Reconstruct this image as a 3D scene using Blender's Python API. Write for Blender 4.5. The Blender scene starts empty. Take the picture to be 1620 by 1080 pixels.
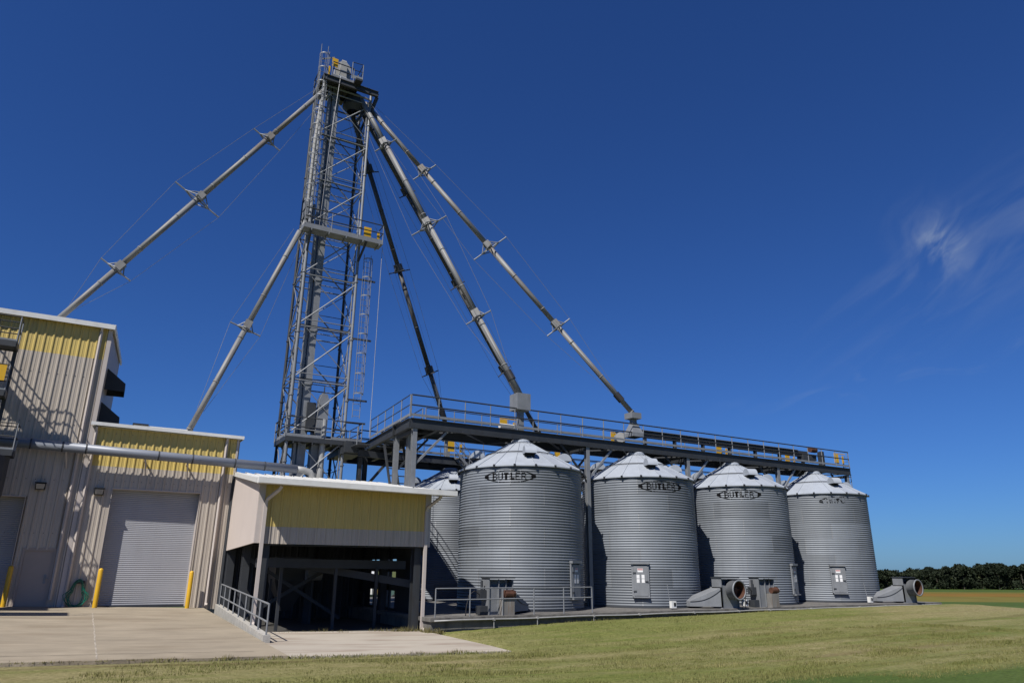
import bpy, math, random
from math import sin, cos, pi, radians, sqrt, atan2, tan
from mathutils import Vector as V, Matrix, noise as mnoise
random.seed(7)
S = bpy.context.scene
COL = S.collection

# ------------------------------------------------------------------ camera
cd = bpy.data.cameras.new('camera'); cam = bpy.data.objects.new('camera', cd); COL.objects.link(cam)
cd.sensor_width = 36; cd.lens = 24.70; cd.clip_start = .1; cd.clip_end = 6000
RT = (0.86320816, -0.50481736, 0.00557712); UP = (-0.15993893, -0.26297475, 0.95145353); BK = (-0.47884361, -0.82219445, -0.3077419)
cam.matrix_world = Matrix(((RT[0], UP[0], BK[0], 0), (RT[1], UP[1], BK[1], 0), (RT[2], UP[2], BK[2], 0), (0, 0, 0, 1)))
S.camera = cam
# ------------------------------------------------------------------ light
SUN_AZ, SUN_EL = radians(32), radians(51)          # azimuth from -X towards the viewer
sd = V((-cos(SUN_EL)*cos(SUN_AZ), -cos(SUN_EL)*sin(SUN_AZ), sin(SUN_EL)))
sl = bpy.data.lights.new('sun', 'SUN'); sl.energy = 5.0; sl.angle = radians(.53); sl.color = (1, .955, .89)
so = bpy.data.objects.new('sun', sl); COL.objects.link(so); so.rotation_euler = sd.to_track_quat('Z', 'Y').to_euler()
so.location = sd*60
W = bpy.data.worlds.new('World'); S.world = W; W.use_nodes = True
wn, wl = W.node_tree.nodes, W.node_tree.links
wn.clear()
def N(t, **k):
    n = wn.new(t)
    for a, b in k.items(): setattr(n, a, b)
    return n
sky = N('ShaderNodeTexSky', sky_type='NISHITA'); sky.sun_disc = False
sky.sun_elevation = SUN_EL; sky.sun_rotation = atan2(sd.x, sd.y)
sky.altitude = 0; sky.air_density = 1.0; sky.dust_density = 0.25; sky.ozone_density = 4.0
tc = N('ShaderNodeTexCoord')
def vdot(v):
    n = N('ShaderNodeVectorMath', operation='DOT_PRODUCT'); n.inputs[1].default_value = v
    wl.new(tc.outputs['Generated'], n.inputs[0]); return n.outputs['Value']
def mth(op, a, b=None, c=None, clamp=False):
    n = N('ShaderNodeMath', operation=op); n.use_clamp = clamp
    for i, x in enumerate((a, b, c)):
        if x is None: continue
        if isinstance(x, (int, float)): n.inputs[i].default_value = x
        else: wl.new(x, n.inputs[i])
    return n.outputs[0]
D0 = V((.842, .404, .357)).normalized(); E1 = D0.cross(V((0, 0, 1))).normalized(); E2 = E1.cross(D0).normalized()
dd = mth('MAXIMUM', vdot(D0), .05)
cu = mth('DIVIDE', vdot(E1), dd); cw = mth('DIVIDE', vdot(E2), dd)
def streak(rot, su, sw, seed, det=6, warp=.6):
    a = radians(rot)
    x = mth('ADD', mth('MULTIPLY', cu, cos(a)), mth('MULTIPLY', cw, sin(a)))
    y = mth('SUBTRACT', mth('MULTIPLY', cw, cos(a)), mth('MULTIPLY', cu, sin(a)))
    cmb = N('ShaderNodeCombineXYZ'); wl.new(mth('MULTIPLY', x, su), cmb.inputs[0]); wl.new(mth('MULTIPLY', y, sw), cmb.inputs[1]); cmb.inputs[2].default_value = seed
    nt = N('ShaderNodeTexNoise'); nt.inputs['Scale'].default_value = 1; nt.inputs['Detail'].default_value = det; nt.inputs['Distortion'].default_value = warp
    wl.new(cmb.outputs[0], nt.inputs['Vector']); return nt.outputs['Fac']
def blob(u0, w0, su, sw, rot=0):
    a = radians(rot); x0 = mth('SUBTRACT', cu, u0); y0 = mth('SUBTRACT', cw, w0)
    x = mth('DIVIDE', mth('ADD', mth('MULTIPLY', x0, cos(a)), mth('MULTIPLY', y0, sin(a))), su)
    y = mth('DIVIDE', mth('SUBTRACT', mth('MULTIPLY', y0, cos(a)), mth('MULTIPLY', x0, sin(a))), sw)
    r = mth('ADD', mth('MULTIPLY', x, x), mth('MULTIPLY', y, y))
    return mth('POWER', 2.718, mth('MULTIPLY', r, -1.))
def ss(x, lo, hi):
    n = N('ShaderNodeMapRange', interpolation_type='SMOOTHSTEP'); wl.new(x, n.inputs[0]); n.inputs[1].default_value = lo; n.inputs[2].default_value = hi
    return n.outputs[0]
c1 = mth('MULTIPLY', ss(streak(58, 13, 30, 1.9, 6, 1.0), .36, .80), blob(-.004, .020, .028, .040, 30))
c2 = mth('MULTIPLY', ss(streak(32, 6, 34, 4.1, 6, .8), .44, .8), blob(.0, -.012, .13, .05, 28))
c3 = mth('MULTIPLY', ss(streak(24, 5, 30, 8.7, 6, .6), .42, .8), blob(.13, .0, .085, .075, 25))
c4 = mth('MULTIPLY', ss(streak(5, 10, 26, 2.2, 7, 1.2), .5, .85), blob(-.06, -.13, .17, .02, 3))
cl = mth('ADD', mth('ADD', mth('MULTIPLY', c1, .8), mth('MULTIPLY', c2, .20)), mth('ADD', mth('MULTIPLY', c3, .27), mth('MULTIPLY', c4, .22)), clamp=True)
mixc = N('ShaderNodeMixRGB'); wl.new(cl, mixc.inputs[0]); mixc.inputs[2].default_value = (4.9, 5.9, 7.6, 1)
tint = N('ShaderNodeMixRGB', blend_type='MULTIPLY'); tint.inputs[0].default_value = 1; tint.inputs[2].default_value = (.335, .645, 1.23, 1)   # camera colour balance of the clear sky
wl.new(sky.outputs[0], tint.inputs[1]); wl.new(tint.outputs[0], mixc.inputs[1])
bg = N('ShaderNodeBackground'); bg.inputs[1].default_value = .05; wl.new(mixc.outputs[0], bg.inputs[0])
ow = N('ShaderNodeOutputWorld'); wl.new(bg.outputs[0], ow.inputs[0])
S.view_settings.view_transform = 'Standard'; S.view_settings.look = 'None'; S.view_settings.exposure = .45; S.view_settings.gamma = 1
S.view_settings.use_curve_mapping = False

# ------------------------------------------------------------------ materials
def mat(name, col, rough=.6, metal=0., var=.12, scale=3., stretch=(1, 1, 1), bump=0., bscale=40., spec=.4, col2=None, streaks=None, k=.6):
    col = [c*k for c in col]; col2 = [c*k for c in col2] if col2 else None
    if streaks: streaks = (*streaks[:3], [c*k for c in streaks[3]])
    m = bpy.data.materials.new(name); m.use_nodes = True
    n, l = m.node_tree.nodes, m.node_tree.links
    p = n['Principled BSDF']; p.inputs['Roughness'].default_value = rough; p.inputs['Metallic'].default_value = metal
    p.inputs['Specular IOR Level'].default_value = spec
    g = n.new('ShaderNodeNewGeometry'); mp = n.new('ShaderNodeMapping'); mp.inputs['Scale'].default_value = stretch
    l.new(g.outputs['Position'], mp.inputs['Vector'])
    t = n.new('ShaderNodeTexNoise'); t.inputs['Scale'].default_value = scale; t.inputs['Detail'].default_value = 8; t.inputs['Roughness'].default_value = .62
    l.new(mp.outputs[0], t.inputs['Vector'])
    r = n.new('ShaderNodeValToRGB'); r.color_ramp.elements[0].position = .28; r.color_ramp.elements[1].position = .74
    a = [max(0, c*(1-var)) for c in col]; b = [min(1, c*(1+var)) for c in (col2 or col)]
    r.color_ramp.elements[0].color = (*a, 1); r.color_ramp.elements[1].color = (*b, 1)
    l.new(t.outputs['Fac'], r.inputs[0]); out = r.outputs[0]
    if streaks:                                            # dirt with its own shape
        sc, sst, amt, dcol = streaks
        mp2 = n.new('ShaderNodeMapping'); mp2.inputs['Scale'].default_value = sst; l.new(g.outputs['Position'], mp2.inputs['Vector'])
        t2 = n.new('ShaderNodeTexNoise'); t2.inputs['Scale'].default_value = sc; t2.inputs['Detail'].default_value = 6; l.new(mp2.outputs[0], t2.inputs['Vector'])
        r2 = n.new('ShaderNodeValToRGB'); r2.color_ramp.elements[0].position = .5; r2.color_ramp.elements[1].position = .75
        r2.color_ramp.elements[0].color = (0, 0, 0, 1); r2.color_ramp.elements[1].color = (amt, amt, amt, 1); l.new(t2.outputs['Fac'], r2.inputs[0])
        mx = n.new('ShaderNodeMixRGB'); l.new(r2.outputs[0], mx.inputs[0]); l.new(out, mx.inputs[1]); mx.inputs[2].default_value = (*dcol, 1); out = mx.outputs[0]
    l.new(out, p.inputs['Base Color'])
    if bump:
        t3 = n.new('ShaderNodeTexNoise'); t3.inputs['Scale'].default_value = bscale; t3.inputs['Detail'].default_value = 6; l.new(g.outputs['Position'], t3.inputs['Vector'])
        bm = n.new('ShaderNodeBump'); bm.inputs['Strength'].default_value = bump; bm.inputs['Distance'].default_value = .03
        l.new(t3.outputs['Fac'], bm.inputs['Height']); l.new(bm.outputs[0], p.inputs['Normal'])
    return m
M = {}
M['bin'] = mat('galvanised corrugated sheet', (.285, .315, .355), .58, .10, .10, .8, (1, 1, 2.2), streaks=(1.2, (3, 3, .15), .35, (.20, .22, .25)), k=0.5)
def sheet_tone(m):
    n, l = m.node_tree.nodes, m.node_tree.links; p = n['Principled BSDF']; src = p.inputs['Base Color'].links[0].from_socket
    def mt(op, a, b=None):
        x = n.new('ShaderNodeMath'); x.operation = op
        for i, q in enumerate((a, b)):
            if q is None: continue
            if isinstance(q, (int, float)): x.inputs[i].default_value = q
            else: l.new(q, x.inputs[i])
        return x.outputs[0]
    tc = n.new('ShaderNodeTexCoord'); sp = n.new('ShaderNodeSeparateXYZ'); l.new(tc.outputs['Object'], sp.inputs[0])
    oi = n.new('ShaderNodeObjectInfo')
    tier = mt('FLOOR', mt('DIVIDE', sp.outputs[2], 5.77/7)); ang = mt('ARCTAN2', sp.outputs[0], mt('MULTIPLY', sp.outputs[1], -1))
    sec = mt('FLOOR', mt('ADD', mt('MULTIPLY', mt('SUBTRACT', ang, .35), 6/(2*pi)), mt('MULTIPLY', mt('MODULO', tier, 2), .5)))
    cb = n.new('ShaderNodeCombineXYZ'); l.new(tier, cb.inputs[0]); l.new(sec, cb.inputs[1]); l.new(mt('MULTIPLY', oi.outputs['Random'], 50), cb.inputs[2])
    wn_ = n.new('ShaderNodeTexWhiteNoise'); l.new(cb.outputs[0], wn_.inputs['Vector'])
    g = mt('ADD', mt('MULTIPLY', wn_.outputs['Value'], .42), .79)
    g = mt('MULTIPLY', g, mt('ADD', mt('MULTIPLY', oi.outputs['Random'], .14), .93))
    mx = n.new('ShaderNodeMixRGB'); mx.blend_type = 'MULTIPLY'; mx.inputs[0].default_value = 1; l.new(src, mx.inputs[1])
    cc = n.new('ShaderNodeCombineXYZ')
    for i in range(3): l.new(g, cc.inputs[i])
    l.new(cc.outputs[0], mx.inputs[2]); l.new(mx.outputs[0], p.inputs['Base Color'])
sheet_tone(M['bin'])
M['binroof'] = mat('galvanised roof sheet', (.55, .60, .67), .5, .1, .10, 1.5, streaks=(2.0, (2, 2, 1), .25, (.40, .41, .42)), k=0.55)
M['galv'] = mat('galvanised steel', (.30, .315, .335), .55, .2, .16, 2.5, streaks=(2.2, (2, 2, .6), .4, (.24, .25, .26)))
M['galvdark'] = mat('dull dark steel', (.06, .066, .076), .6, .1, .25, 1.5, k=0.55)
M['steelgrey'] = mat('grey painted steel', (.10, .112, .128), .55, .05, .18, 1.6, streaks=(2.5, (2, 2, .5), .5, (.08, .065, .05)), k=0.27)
M['spout'] = mat('weathered grey spout', (.30, .30, .295), .6, .1, .18, .9, streaks=(.8, (1, 1, 1), .55, (.23, .15, .085)))
M['spoutdark'] = mat('dark weathered spout', (.11, .115, .12), .6, .1, .2, .9, streaks=(.8, (1, 1, 1), .4, (.13, .08, .05)), k=0.5)
M['beige'] = mat('beige wall sheet', (.365, .322, .274), .5, 0, .07, .7, (1, 1, .5), streaks=(1.5, (5, 5, .3), .5, (.255, .215, .18)), k=1)
M['yellow'] = mat('faded yellow wall sheet', (.475, .362, .115), .5, 0, .09, .7, (1, 1, .5), streaks=(1.7, (5, 5, .35), .5, (.34, .265, .11)), k=1)
M['trim'] = mat('beige trim sheet', (.40, .355, .325), .5, 0, .06, 1.2, k=1)
M['panel'] = mat('pale beige flat panel', (.46, .40, .36), .55, 0, .04, .8, k=1.12)
M['white'] = mat('white roof metal', (.76, .76, .74), .45, 0, .06, 1.6, streaks=(1.6, (2, .5, 2), .4, (.55, .53, .47)), k=0.72)
M['roller'] = mat('grey roller door slats', (.285, .29, .312), .5, .1, .06, 1., streaks=(1.1, (1.5, 1.5, .5), .3, (.23, .22, .23)), k=0.95)
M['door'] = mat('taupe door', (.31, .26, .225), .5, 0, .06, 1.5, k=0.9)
M['yel'] = mat('safety yellow paint', (.72, .42, .02), .42, 0, .07, 3, streaks=(4, (2, 2, 1), .35, (.45, .28, .05)), k=0.72)
M['concrete'] = mat('tan concrete apron', (.425, .362, .272), .85, 0, .18, .8, (1, 1.6, 1), .35, 30, .2, streaks=(.9, (.4, 1.6, 1), .75, (.27, .215, .15)))
M['slab'] = mat('pale concrete slab', (.56, .50, .415), .85, 0, .08, .7, (1, 1, 1), .3, 30, .2, streaks=(.8, (.5, 2.2, 1), .75, (.26, .17, .12)))
M['curb'] = mat('weathered grey concrete', (.36, .345, .315), .88, 0, .2, 3, bump=.4, bscale=14, streaks=(3, (2, 2, 1), .6, (.2, .19, .17)), k=.95)
M['pad'] = mat('stained concrete plinth', (.20, .19, .175), .9, 0, .3, 1.4, bump=.4, bscale=12, streaks=(1.3, (2.5, 2.5, .4), .8, (.075, .07, .066)))
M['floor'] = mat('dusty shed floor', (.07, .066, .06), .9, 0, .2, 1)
M['black'] = mat('black stencil paint', (.008, .008, .009), .95, 0, .3, 9, spec=.05, k=1)
M['rubber'] = mat('black rubber', (.02, .02, .022), .6, 0, .2, 4, k=1)
M['dark'] = mat('dark bronze sheet', (.018, .019, .021), .6, 0, .2, 4, k=0.8)
M['rust'] = mat('rusted brown steel', (.13, .055, .032), .8, .1, .35, 5, bump=.3)
M['hose'] = mat('green hose', (.015, .19, .13), .4, 0, .12, 8)
M['paper'] = mat('white notice sheet', (.78, .78, .78), .6, 0, .05, 8, k=0.8)
M['redsign'] = mat('faded red sign print', (.68, .38, .37), .6, 0, .15, 30)
M['boxwhite'] = mat('white electrical box', (.75, .75, .72), .5, 0, .05, 5, k=0.8)
M['glass'] = mat('lamp lens', (.42, .40, .36), .2, 0, .1, 8)
M['tractor'] = mat('dark green tractor paint', (.03, .05, .035), .5, 0, .2, 3)
M['cabglass'] = mat('tinted cab glass', (.16, .27, .25), .1, 0, .1, 3)
M['whitepipe'] = mat('pale dusty pipe', (.46, .46, .45), .55, .1, .12, 3, streaks=(2.5, (2, 2, .6), .5, (.36, .34, .30)))
M['ductpipe'] = mat('grey blue duct paint', (.29, .315, .37), .45, .1, .07, 1.5)
M['cable'] = mat('steel cable', (.30, .31, .33), .5, .5, .1, 3)
M['bark'] = mat('bark', (.10, .08, .06), .9, 0, .2, 6)
M['drygrass'] = mat('dry tuft blades', (.22, .15, .05), .8, 0, .4, 3, col2=(.20, .19, .06))

def leafmat(name, c1, c2, sc):
    m = bpy.data.materials.new(name); m.use_nodes = True
    n, l = m.node_tree.nodes, m.node_tree.links; p = n['Principled BSDF']; p.inputs['Roughness'].default_value = .7; p.inputs['Specular IOR Level'].default_value = .15
    g = n.new('ShaderNodeNewGeometry'); t = n.new('ShaderNodeTexNoise'); t.inputs['Scale'].default_value = sc; t.inputs['Detail'].default_value = 5; l.new(g.outputs['Position'], t.inputs['Vector'])
    r = n.new('ShaderNodeValToRGB'); r.color_ramp.elements[0].color = (*c1, 1); r.color_ramp.elements[1].color = (*c2, 1); r.color_ramp.elements[0].position = .35; r.color_ramp.elements[1].position = .7
    mx = n.new('ShaderNodeMixRGB'); mx.inputs[0].default_value = .35; l.new(t.outputs['Fac'], r.inputs[0]); l.new(r.outputs[0], mx.inputs[1])
    r2 = n.new('ShaderNodeValToRGB'); r2.color_ramp.elements[0].color = (*c1, 1); r2.color_ramp.elements[1].color = (*c2, 1)
    l.new(g.outputs['Random Per Island'], r2.inputs[0]); l.new(r2.outputs[0], mx.inputs[2]); l.new(mx.outputs[0], p.inputs['Base Color'])
    return m
M['leaf'] = leafmat('tree foliage', (.0085, .0135, .0065), (.019, .026, .012), .06)
M['blade'] = leafmat('grass blades', (.085, .098, .021), (.205, .185, .075), .9)

def lawnmat():
    m = bpy.data.materials.new('mown lawn'); m.use_nodes = True
    n, l = m.node_tree.nodes, m.node_tree.links; p = n['Principled BSDF']; p.inputs['Roughness'].default_value = .9; p.inputs['Specular IOR Level'].default_value = .1
    g = n.new('ShaderNodeNewGeometry')
    def nz(sc, st, det=6, rot=0):
        mp = n.new('ShaderNodeMapping'); mp.inputs['Scale'].default_value = st; mp.inputs['Rotation'].default_value = (0, 0, radians(rot)); l.new(g.outputs['Position'], mp.inputs['Vector'])
        t = n.new('ShaderNodeTexNoise'); t.inputs['Scale'].default_value = sc; t.inputs['Detail'].default_value = det; t.inputs['Roughness'].default_value = .65; l.new(mp.outputs[0], t.inputs['Vector']); return t.outputs['Fac']
    def ramp(f, a, b, ca, cb):
        r = n.new('ShaderNodeValToRGB'); r.color_ramp.elements[0].position = a; r.color_ramp.elements[1].position = b
        r.color_ramp.elements[0].color = (*ca, 1); r.color_ramp.elements[1].color = (*cb, 1); l.new(f, r.inputs[0]); return r.outputs[0]
    def mix(f, a, b):
        x = n.new('ShaderNodeMixRGB'); l.new(a, x.inputs[1]); l.new(b, x.inputs[2])
        if isinstance(f, float): x.inputs[0].default_value = f
        else: l.new(f, x.inputs[0])
        return x.outputs[0]
    green = ramp(nz(1.2, (1, 1, 1)), .3, .7, (.084, .112, .021), (.130, .146, .038))
    straw = ramp(nz(2.1, (1, 1, 1)), .3, .7, (.175, .152, .068), (.245, .212, .112))
    big = ramp(nz(.16, (.35, 1.5, 1), 6, 14), .42, .57, (0, 0, 0), (1, 1, 1))        # mown swaths run along the bins
    fine = ramp(nz(.7, (.16, 2.6, 1), 6, 14), .36, .62, (0, 0, 0), (1, 1, 1))
    base = mix(mix(.4, big, fine), green, straw)
    brown = ramp(nz(.5, (.10, 1.6, 1), 6, 14), .56, .70, (0, 0, 0), (.75, .75, .75))
    bcol = n.new('ShaderNodeRGB'); bcol.outputs[0].default_value = (0.0875, 0.0665, 0.0294, 1)
    base = mix(brown, base, bcol.outputs[0])
    vd = n.new('ShaderNodeVectorMath'); vd.operation = 'DOT_PRODUCT'; l.new(g.outputs['Position'], vd.inputs[0]); vd.inputs[1].default_value = (.22, .975, 0)
    ad = n.new('ShaderNodeMath'); ad.operation = 'MULTIPLY_ADD'; l.new(nz(.5, (.4, 1.5, 1), 5), ad.inputs[0]); ad.inputs[1].default_value = 2.4; l.new(vd.outputs['Value'], ad.inputs[2])
    near = ramp(ad.outputs[0], 0, 1, (1, 1, 1), (0, 0, 0)); nr = near.node; mr = n.new('ShaderNodeMapRange'); l.new(ad.outputs[0], mr.inputs[0]); mr.inputs[1].default_value = 13.3; mr.inputs[2].default_value = 14.2; mr.inputs[3].default_value = .85; mr.inputs[4].default_value = 0
    lush = n.new('ShaderNodeRGB'); lush.outputs[0].default_value = (.044, .080, .015, 1); base = mix(mr.outputs[0], base, lush.outputs[0])
    speck = ramp(nz(9, (1, 1.8, 1), 8), .32, .68, (.42, .45, .36), (1.4, 1.36, 1.4))
    mu = n.new('ShaderNodeMixRGB'); mu.blend_type = 'MULTIPLY'; mu.inputs[0].default_value = .8; l.new(base, mu.inputs[1]); l.new(speck, mu.inputs[2])
    l.new(mu.outputs[0], p.inputs['Base Color'])
    bm = n.new('ShaderNodeBump'); bm.inputs['Strength'].default_value = .6; bm.inputs['Distance'].default_value = .05; l.new(nz(18, (1, 1, 1), 5), bm.inputs['Height']); l.new(bm.outputs[0], p.inputs['Normal'])
    return m
M['lawn'] = lawnmat()
M['field_green'] = mat('green crop strip', (.08, .125, .028), .9, 0, .2, .12, spec=.1)
M['field_tan'] = mat('ripe tan crop', (.21, .165, .035), .9, 0, .22, .06, (1, 1, 1), col2=(.19, .175, .04), spec=.1)
M['field_rust'] = mat('rusty crop strip', (.24, .145, .03), .9, 0, .15, .06, spec=.1)
M['far'] = mat('far farmland', (.13, .15, .05), .95, 0, .25, .01, spec=.1)

# ------------------------------------------------------------------ mesh helpers
ORG = {}
class MB:
    def __init__(s): s.v = []; s.f = []
    def add(s, vs, fs):
        o = len(s.v); s.v += [tuple(x) for x in vs]; s.f += [tuple(o+i for i in f) for f in fs]; return s
    def box(s, x0, x1, y0, y1, z0, z1):
        vs = [(x, y, z) for z in (z0, z1) for y in (y0, y1) for x in (x0, x1)]
        return s.add(vs, [(0, 2, 3, 1), (4, 5, 7, 6), (0, 1, 5, 4), (2, 6, 7, 3), (0, 4, 6, 2), (1, 3, 7, 5)])
    def frame(s, p, q, up=(0, 0, 1)):
        p, q = V(p), V(q); d = (q-p).normalized(); u = V(up)
        if abs(d.dot(u)) > .97: u = V((0, 1, 0)) if abs(d.y) < .9 else V((1, 0, 0))
        a = d.cross(u).normalized(); b = a.cross(d).normalized(); return p, q, a, b
    def bar(s, p, q, w, h, up=(0, 0, 1)):
        p, q, a, b = s.frame(p, q, up); vs = []
        for e in (p, q):
            for i, j in ((-1, -1), (1, -1), (1, 1), (-1, 1)): vs.append(e+a*(w/2*i)+b*(h/2*j))
        return s.add(vs, [(0, 1, 2, 3), (7, 6, 5, 4), (0, 4, 5, 1), (1, 5, 6, 2), (2, 6, 7, 3), (3, 7, 4, 0)])
    def ibeam(s, p, q, w, h, t=.02, up=(0, 0, 1)):
        p, q, a, b = s.frame(p, q, up)
        s.bar(p+b*(h/2-t/2), q+b*(h/2-t/2), w, t, up); s.bar(p-b*(h/2-t/2), q-b*(h/2-t/2), w, t, up)
        return s.bar(p, q, t, h-2*t-.001, up)
    def tube(s, p, q, r, n=10, r2=None, cap=True):
        p, q, a, b = s.frame(p, q); r2 = r if r2 is None else r2; vs = []
        for e, rr in ((p, r), (q, r2)):
            for k in range(n): vs.append(e+a*(rr*cos(2*pi*k/n))+b*(rr*sin(2*pi*k/n)))
        fs = [(k, (k+1) % n, n+(k+1) % n, n+k) for k in range(n)]
        if cap: fs += [tuple(range(n))[::-1], tuple(range(n, 2*n))]
        return s.add(vs, fs)
    def path(s, pts, r, n=8):
        pts = [V(p) for p in pts]; rings = []
        u = None
        for i, p in enumerate(pts):
            d = (pts[min(i+1, len(pts)-1)]-pts[max(i-1, 0)]).normalized()
            if u is None: u = V((0, 0, 1)) if abs(d.z) < .9 else V((1, 0, 0))
            a = d.cross(u).normalized(); u = a.cross(d).normalized()
            rings.append([p+a*(r*cos(2*pi*k/n))+u*(r*sin(2*pi*k/n)) for k in range(n)])
        vs = [x for g in rings for x in g]; fs = []
        for i in range(len(pts)-1):
            for k in range(n): fs.append((i*n+k, i*n+(k+1) % n, (i+1)*n+(k+1) % n, (i+1)*n+k))
        fs += [tuple(range(n))[::-1], tuple(range((len(pts)-1)*n, len(pts)*n))]
        return s.add(vs, fs)
    def lathe(s, prof, n, cx=0, cy=0, a0=0, cap=False):
        vs = []
        for r, z in prof:
            for k in range(n): vs.append((cx+r*sin(a0+2*pi*k/n), cy-r*cos(a0+2*pi*k/n), z))
        fs = []
        for i in range(len(prof)-1):
            for k in range(n): fs.append((i*n+k, i*n+(k+1) % n, (i+1)*n+(k+1) % n, (i+1)*n+k))
        if cap: fs += [tuple(range((len(prof)-1)*n, len(prof)*n))]
        return s.add(vs, fs)
    def quad(s, a, b, c, d): return s.add([a, b, c, d], [(0, 1, 2, 3)])
    def prism(s, poly, y0, y1):                            # polygon in XZ swept along Y
        n = len(poly); vs = [(x, y0, z) for x, z in poly]+[(x, y1, z) for x, z in poly]
        return s.add(vs, [tuple(range(n)), tuple(range(2*n-1, n-1, -1))]+[(k, n+k, n+(k+1) % n, (k+1) % n) for k in range(n)])
    def build(s, name, m, parent=None, smooth=False, loc=None):
        me = bpy.data.meshes.new(name)
        og = V(loc) if loc is not None else (ORG[parent.name] if parent else V((0, 0, 0)))
        me.from_pydata([(x-og.x, y-og.y, z-og.z) for x, y, z in s.v], [], s.f); me.update()
        if smooth:
            for p in me.polygons: p.use_smooth = True
        me.materials.append(M[m] if isinstance(m, str) else m)
        o = bpy.data.objects.new(name, me); COL.objects.link(o)
        if parent: o.parent = parent
        else: o.location = og
        ORG[o.name] = og
        return o
def thing(name, label, cat, loc=(0, 0, 0), group=None):
    o = bpy.data.objects.new(name, None); COL.objects.link(o); o.location = loc; o.empty_display_size = .3
    o['label'] = label; o['category'] = cat
    if group: o['group'] = group
    ORG[o.name] = V(loc); return o
def tag(o, label, cat, group=None, kind=None):
    o['label'] = label; o['category'] = cat
    if group: o['group'] = group
    if kind: o['kind'] = kind
    return o
def structure(o): o['kind'] = 'structure'; return o
def copy_tree(o, parent=None, loc=None):
    c = o.copy(); COL.objects.link(c); c.parent = parent
    if loc is not None: c.location = loc
    ORG[c.name] = V(loc) if loc is not None else ORG[parent.name]
    for ch in list(o.children): copy_tree(ch, c)
    return c
def lerp(a, b, t): return a+(b-a)*t
def pl(xs, x):
    if x <= xs[0][0]: return xs[0][1]
    for (a, b), (c, d) in zip(xs, xs[1:]):
        if x <= c: return lerp(b, d, (x-a)/(c-a))
    return xs[-1][1]

# ------------------------------------------------------------------ ground
PADZ = -1.62
def apz(x, y): return -1.41-.026*(max(x, -9)+1.8)+.029*(y-33)
PADF = [(10.8, -2.2), (13.7, -2.03), (16.5, -1.90), (19.6, -1.86), (23, -1.83), (27, -1.77), (31, -1.72), (41, -1.70)]
def sstep(t): t = min(1, max(0, t)); return t*t*(3-2*t)
def lawnz(x, y):
    l0 = apz(x, 18.5)-.03 if x < 10.7 else pl([(10.7, -2.18), (15, -2.2), (25, -2.05), (41, -1.93)], x)
    if y < 18.5: z = lerp(-1.78, l0, sstep((y-2)/16.5))
    elif x < 10.8: z = apz(x, min(y, 45))-.25-.8*sstep((y-18.8)/1.5)
    else: z = lerp(l0, pl(PADF, x), sstep((y-18.5)/5.4))
    if y > 23.9 and x > 10.8: z = -1.95
    if y > 42.5: z = lerp(z, -3.6, sstep((y-42.5)/7))
    # the mound ends: crest to the right and behind
    e = pl([(-40, 40), (12, 42.0), (21.3, 43.6), (24.5, 41.8), (27, 43), (80, 45)], y)
    d = max(0, x-e, (y-72)*.8, -x-45)
    return max(z-.055*d*d if d < 3 else z-.5-.33*(d-3), -8.3)
b = MB(); xs = [x*.8-60 for x in range(0, 181)]; ys = [y*.8-30 for y in range(0, 150)]
nx = len(xs)
for y in ys:
    for x in xs:
        z = lawnz(x, y)
        if y < 23.5 and (x > 11.3 or y < 17.6): z += .035*mnoise.noise(V((x*.35, y*.9, 0)))
        b.v.append((x, y, z))
for j in range(len(ys)-1):
    for i in range(nx-1): b.f.append((j*nx+i, j*nx+i+1, (j+1)*nx+i+1, (j+1)*nx+i))
structure(b.build('lawn', 'lawn', smooth=True))
b = MB(); b.quad((-4000, -4000, -8.35), (4000, -4000, -8.35), (4000, 4000, -8.35), (-4000, 4000, -8.35)); structure(b.build('ground', 'far'))
fd = V((.505, .863)); fp = V((.863, -.505))                 # fields lie in bands across the view
def band(name, d0, d1, z, m, p0=-80, p1=900):
    b = MB(); q = []
    for d, p in ((d0, p0), (d0, p1), (d1, p1), (d1, p0)): a = fd*d+fp*p; q.append((a.x, a.y, z))
    b.quad(*q); return structure(b.build(name, m))
band('crop_strip', 150, 212, -8.15, 'field_green'); band('crop_field', 212, 258, -8.2, 'field_tan'); band('red_crop_strip', 258, 294, -8.17, 'field_rust')
band('straw_strip', 294, 312, -8.14, 'field_tan'); band('grass_verge', 312, 420, -8.18, 'field_green')

# apron and slab
b = MB()
gx = [-9+k*.7 for k in range(20)]+[4.62]; gy = [18.5+k*.6 for k in range(25)]
def grid(b, gx, gy, zf, skirt=.3):
    o = len(b.v); n = len(gx)
    for y in gy:
        for x in gx: b.v.append((x, y, zf(x, y)))
    for j in range(len(gy)-1):
        for i in range(n-1): b.f.append((o+j*n+i, o+j*n+i+1, o+(j+1)*n+i+1, o+(j+1)*n+i))
    for i in range(n-1):
        a, c = b.v[o+i], b.v[o+i+1]; b.quad((a[0], a[1], a[2]-skirt), (c[0], c[1], c[2]-skirt), c, a)
    for j in range(len(gy)-1):
        a, c = b.v[o+j*n+n-1], b.v[o+(j+1)*n+n-1]; b.quad((a[0], a[1], a[2]-skirt), (c[0], c[1], c[2]-skirt), c, a)
gxx = [x for x in gx if x < 4.6]+[4.62]
def xcut(x, y): return x+.08*(33-y)/11*0
def edge(x): return .16*mnoise.noise(V((x*.55, 3.3, 0)))+.07*mnoise.noise(V((x*2.3, 1.3, 0)))
grid(b, gxx, [18.5], apz) if False else None
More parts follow.
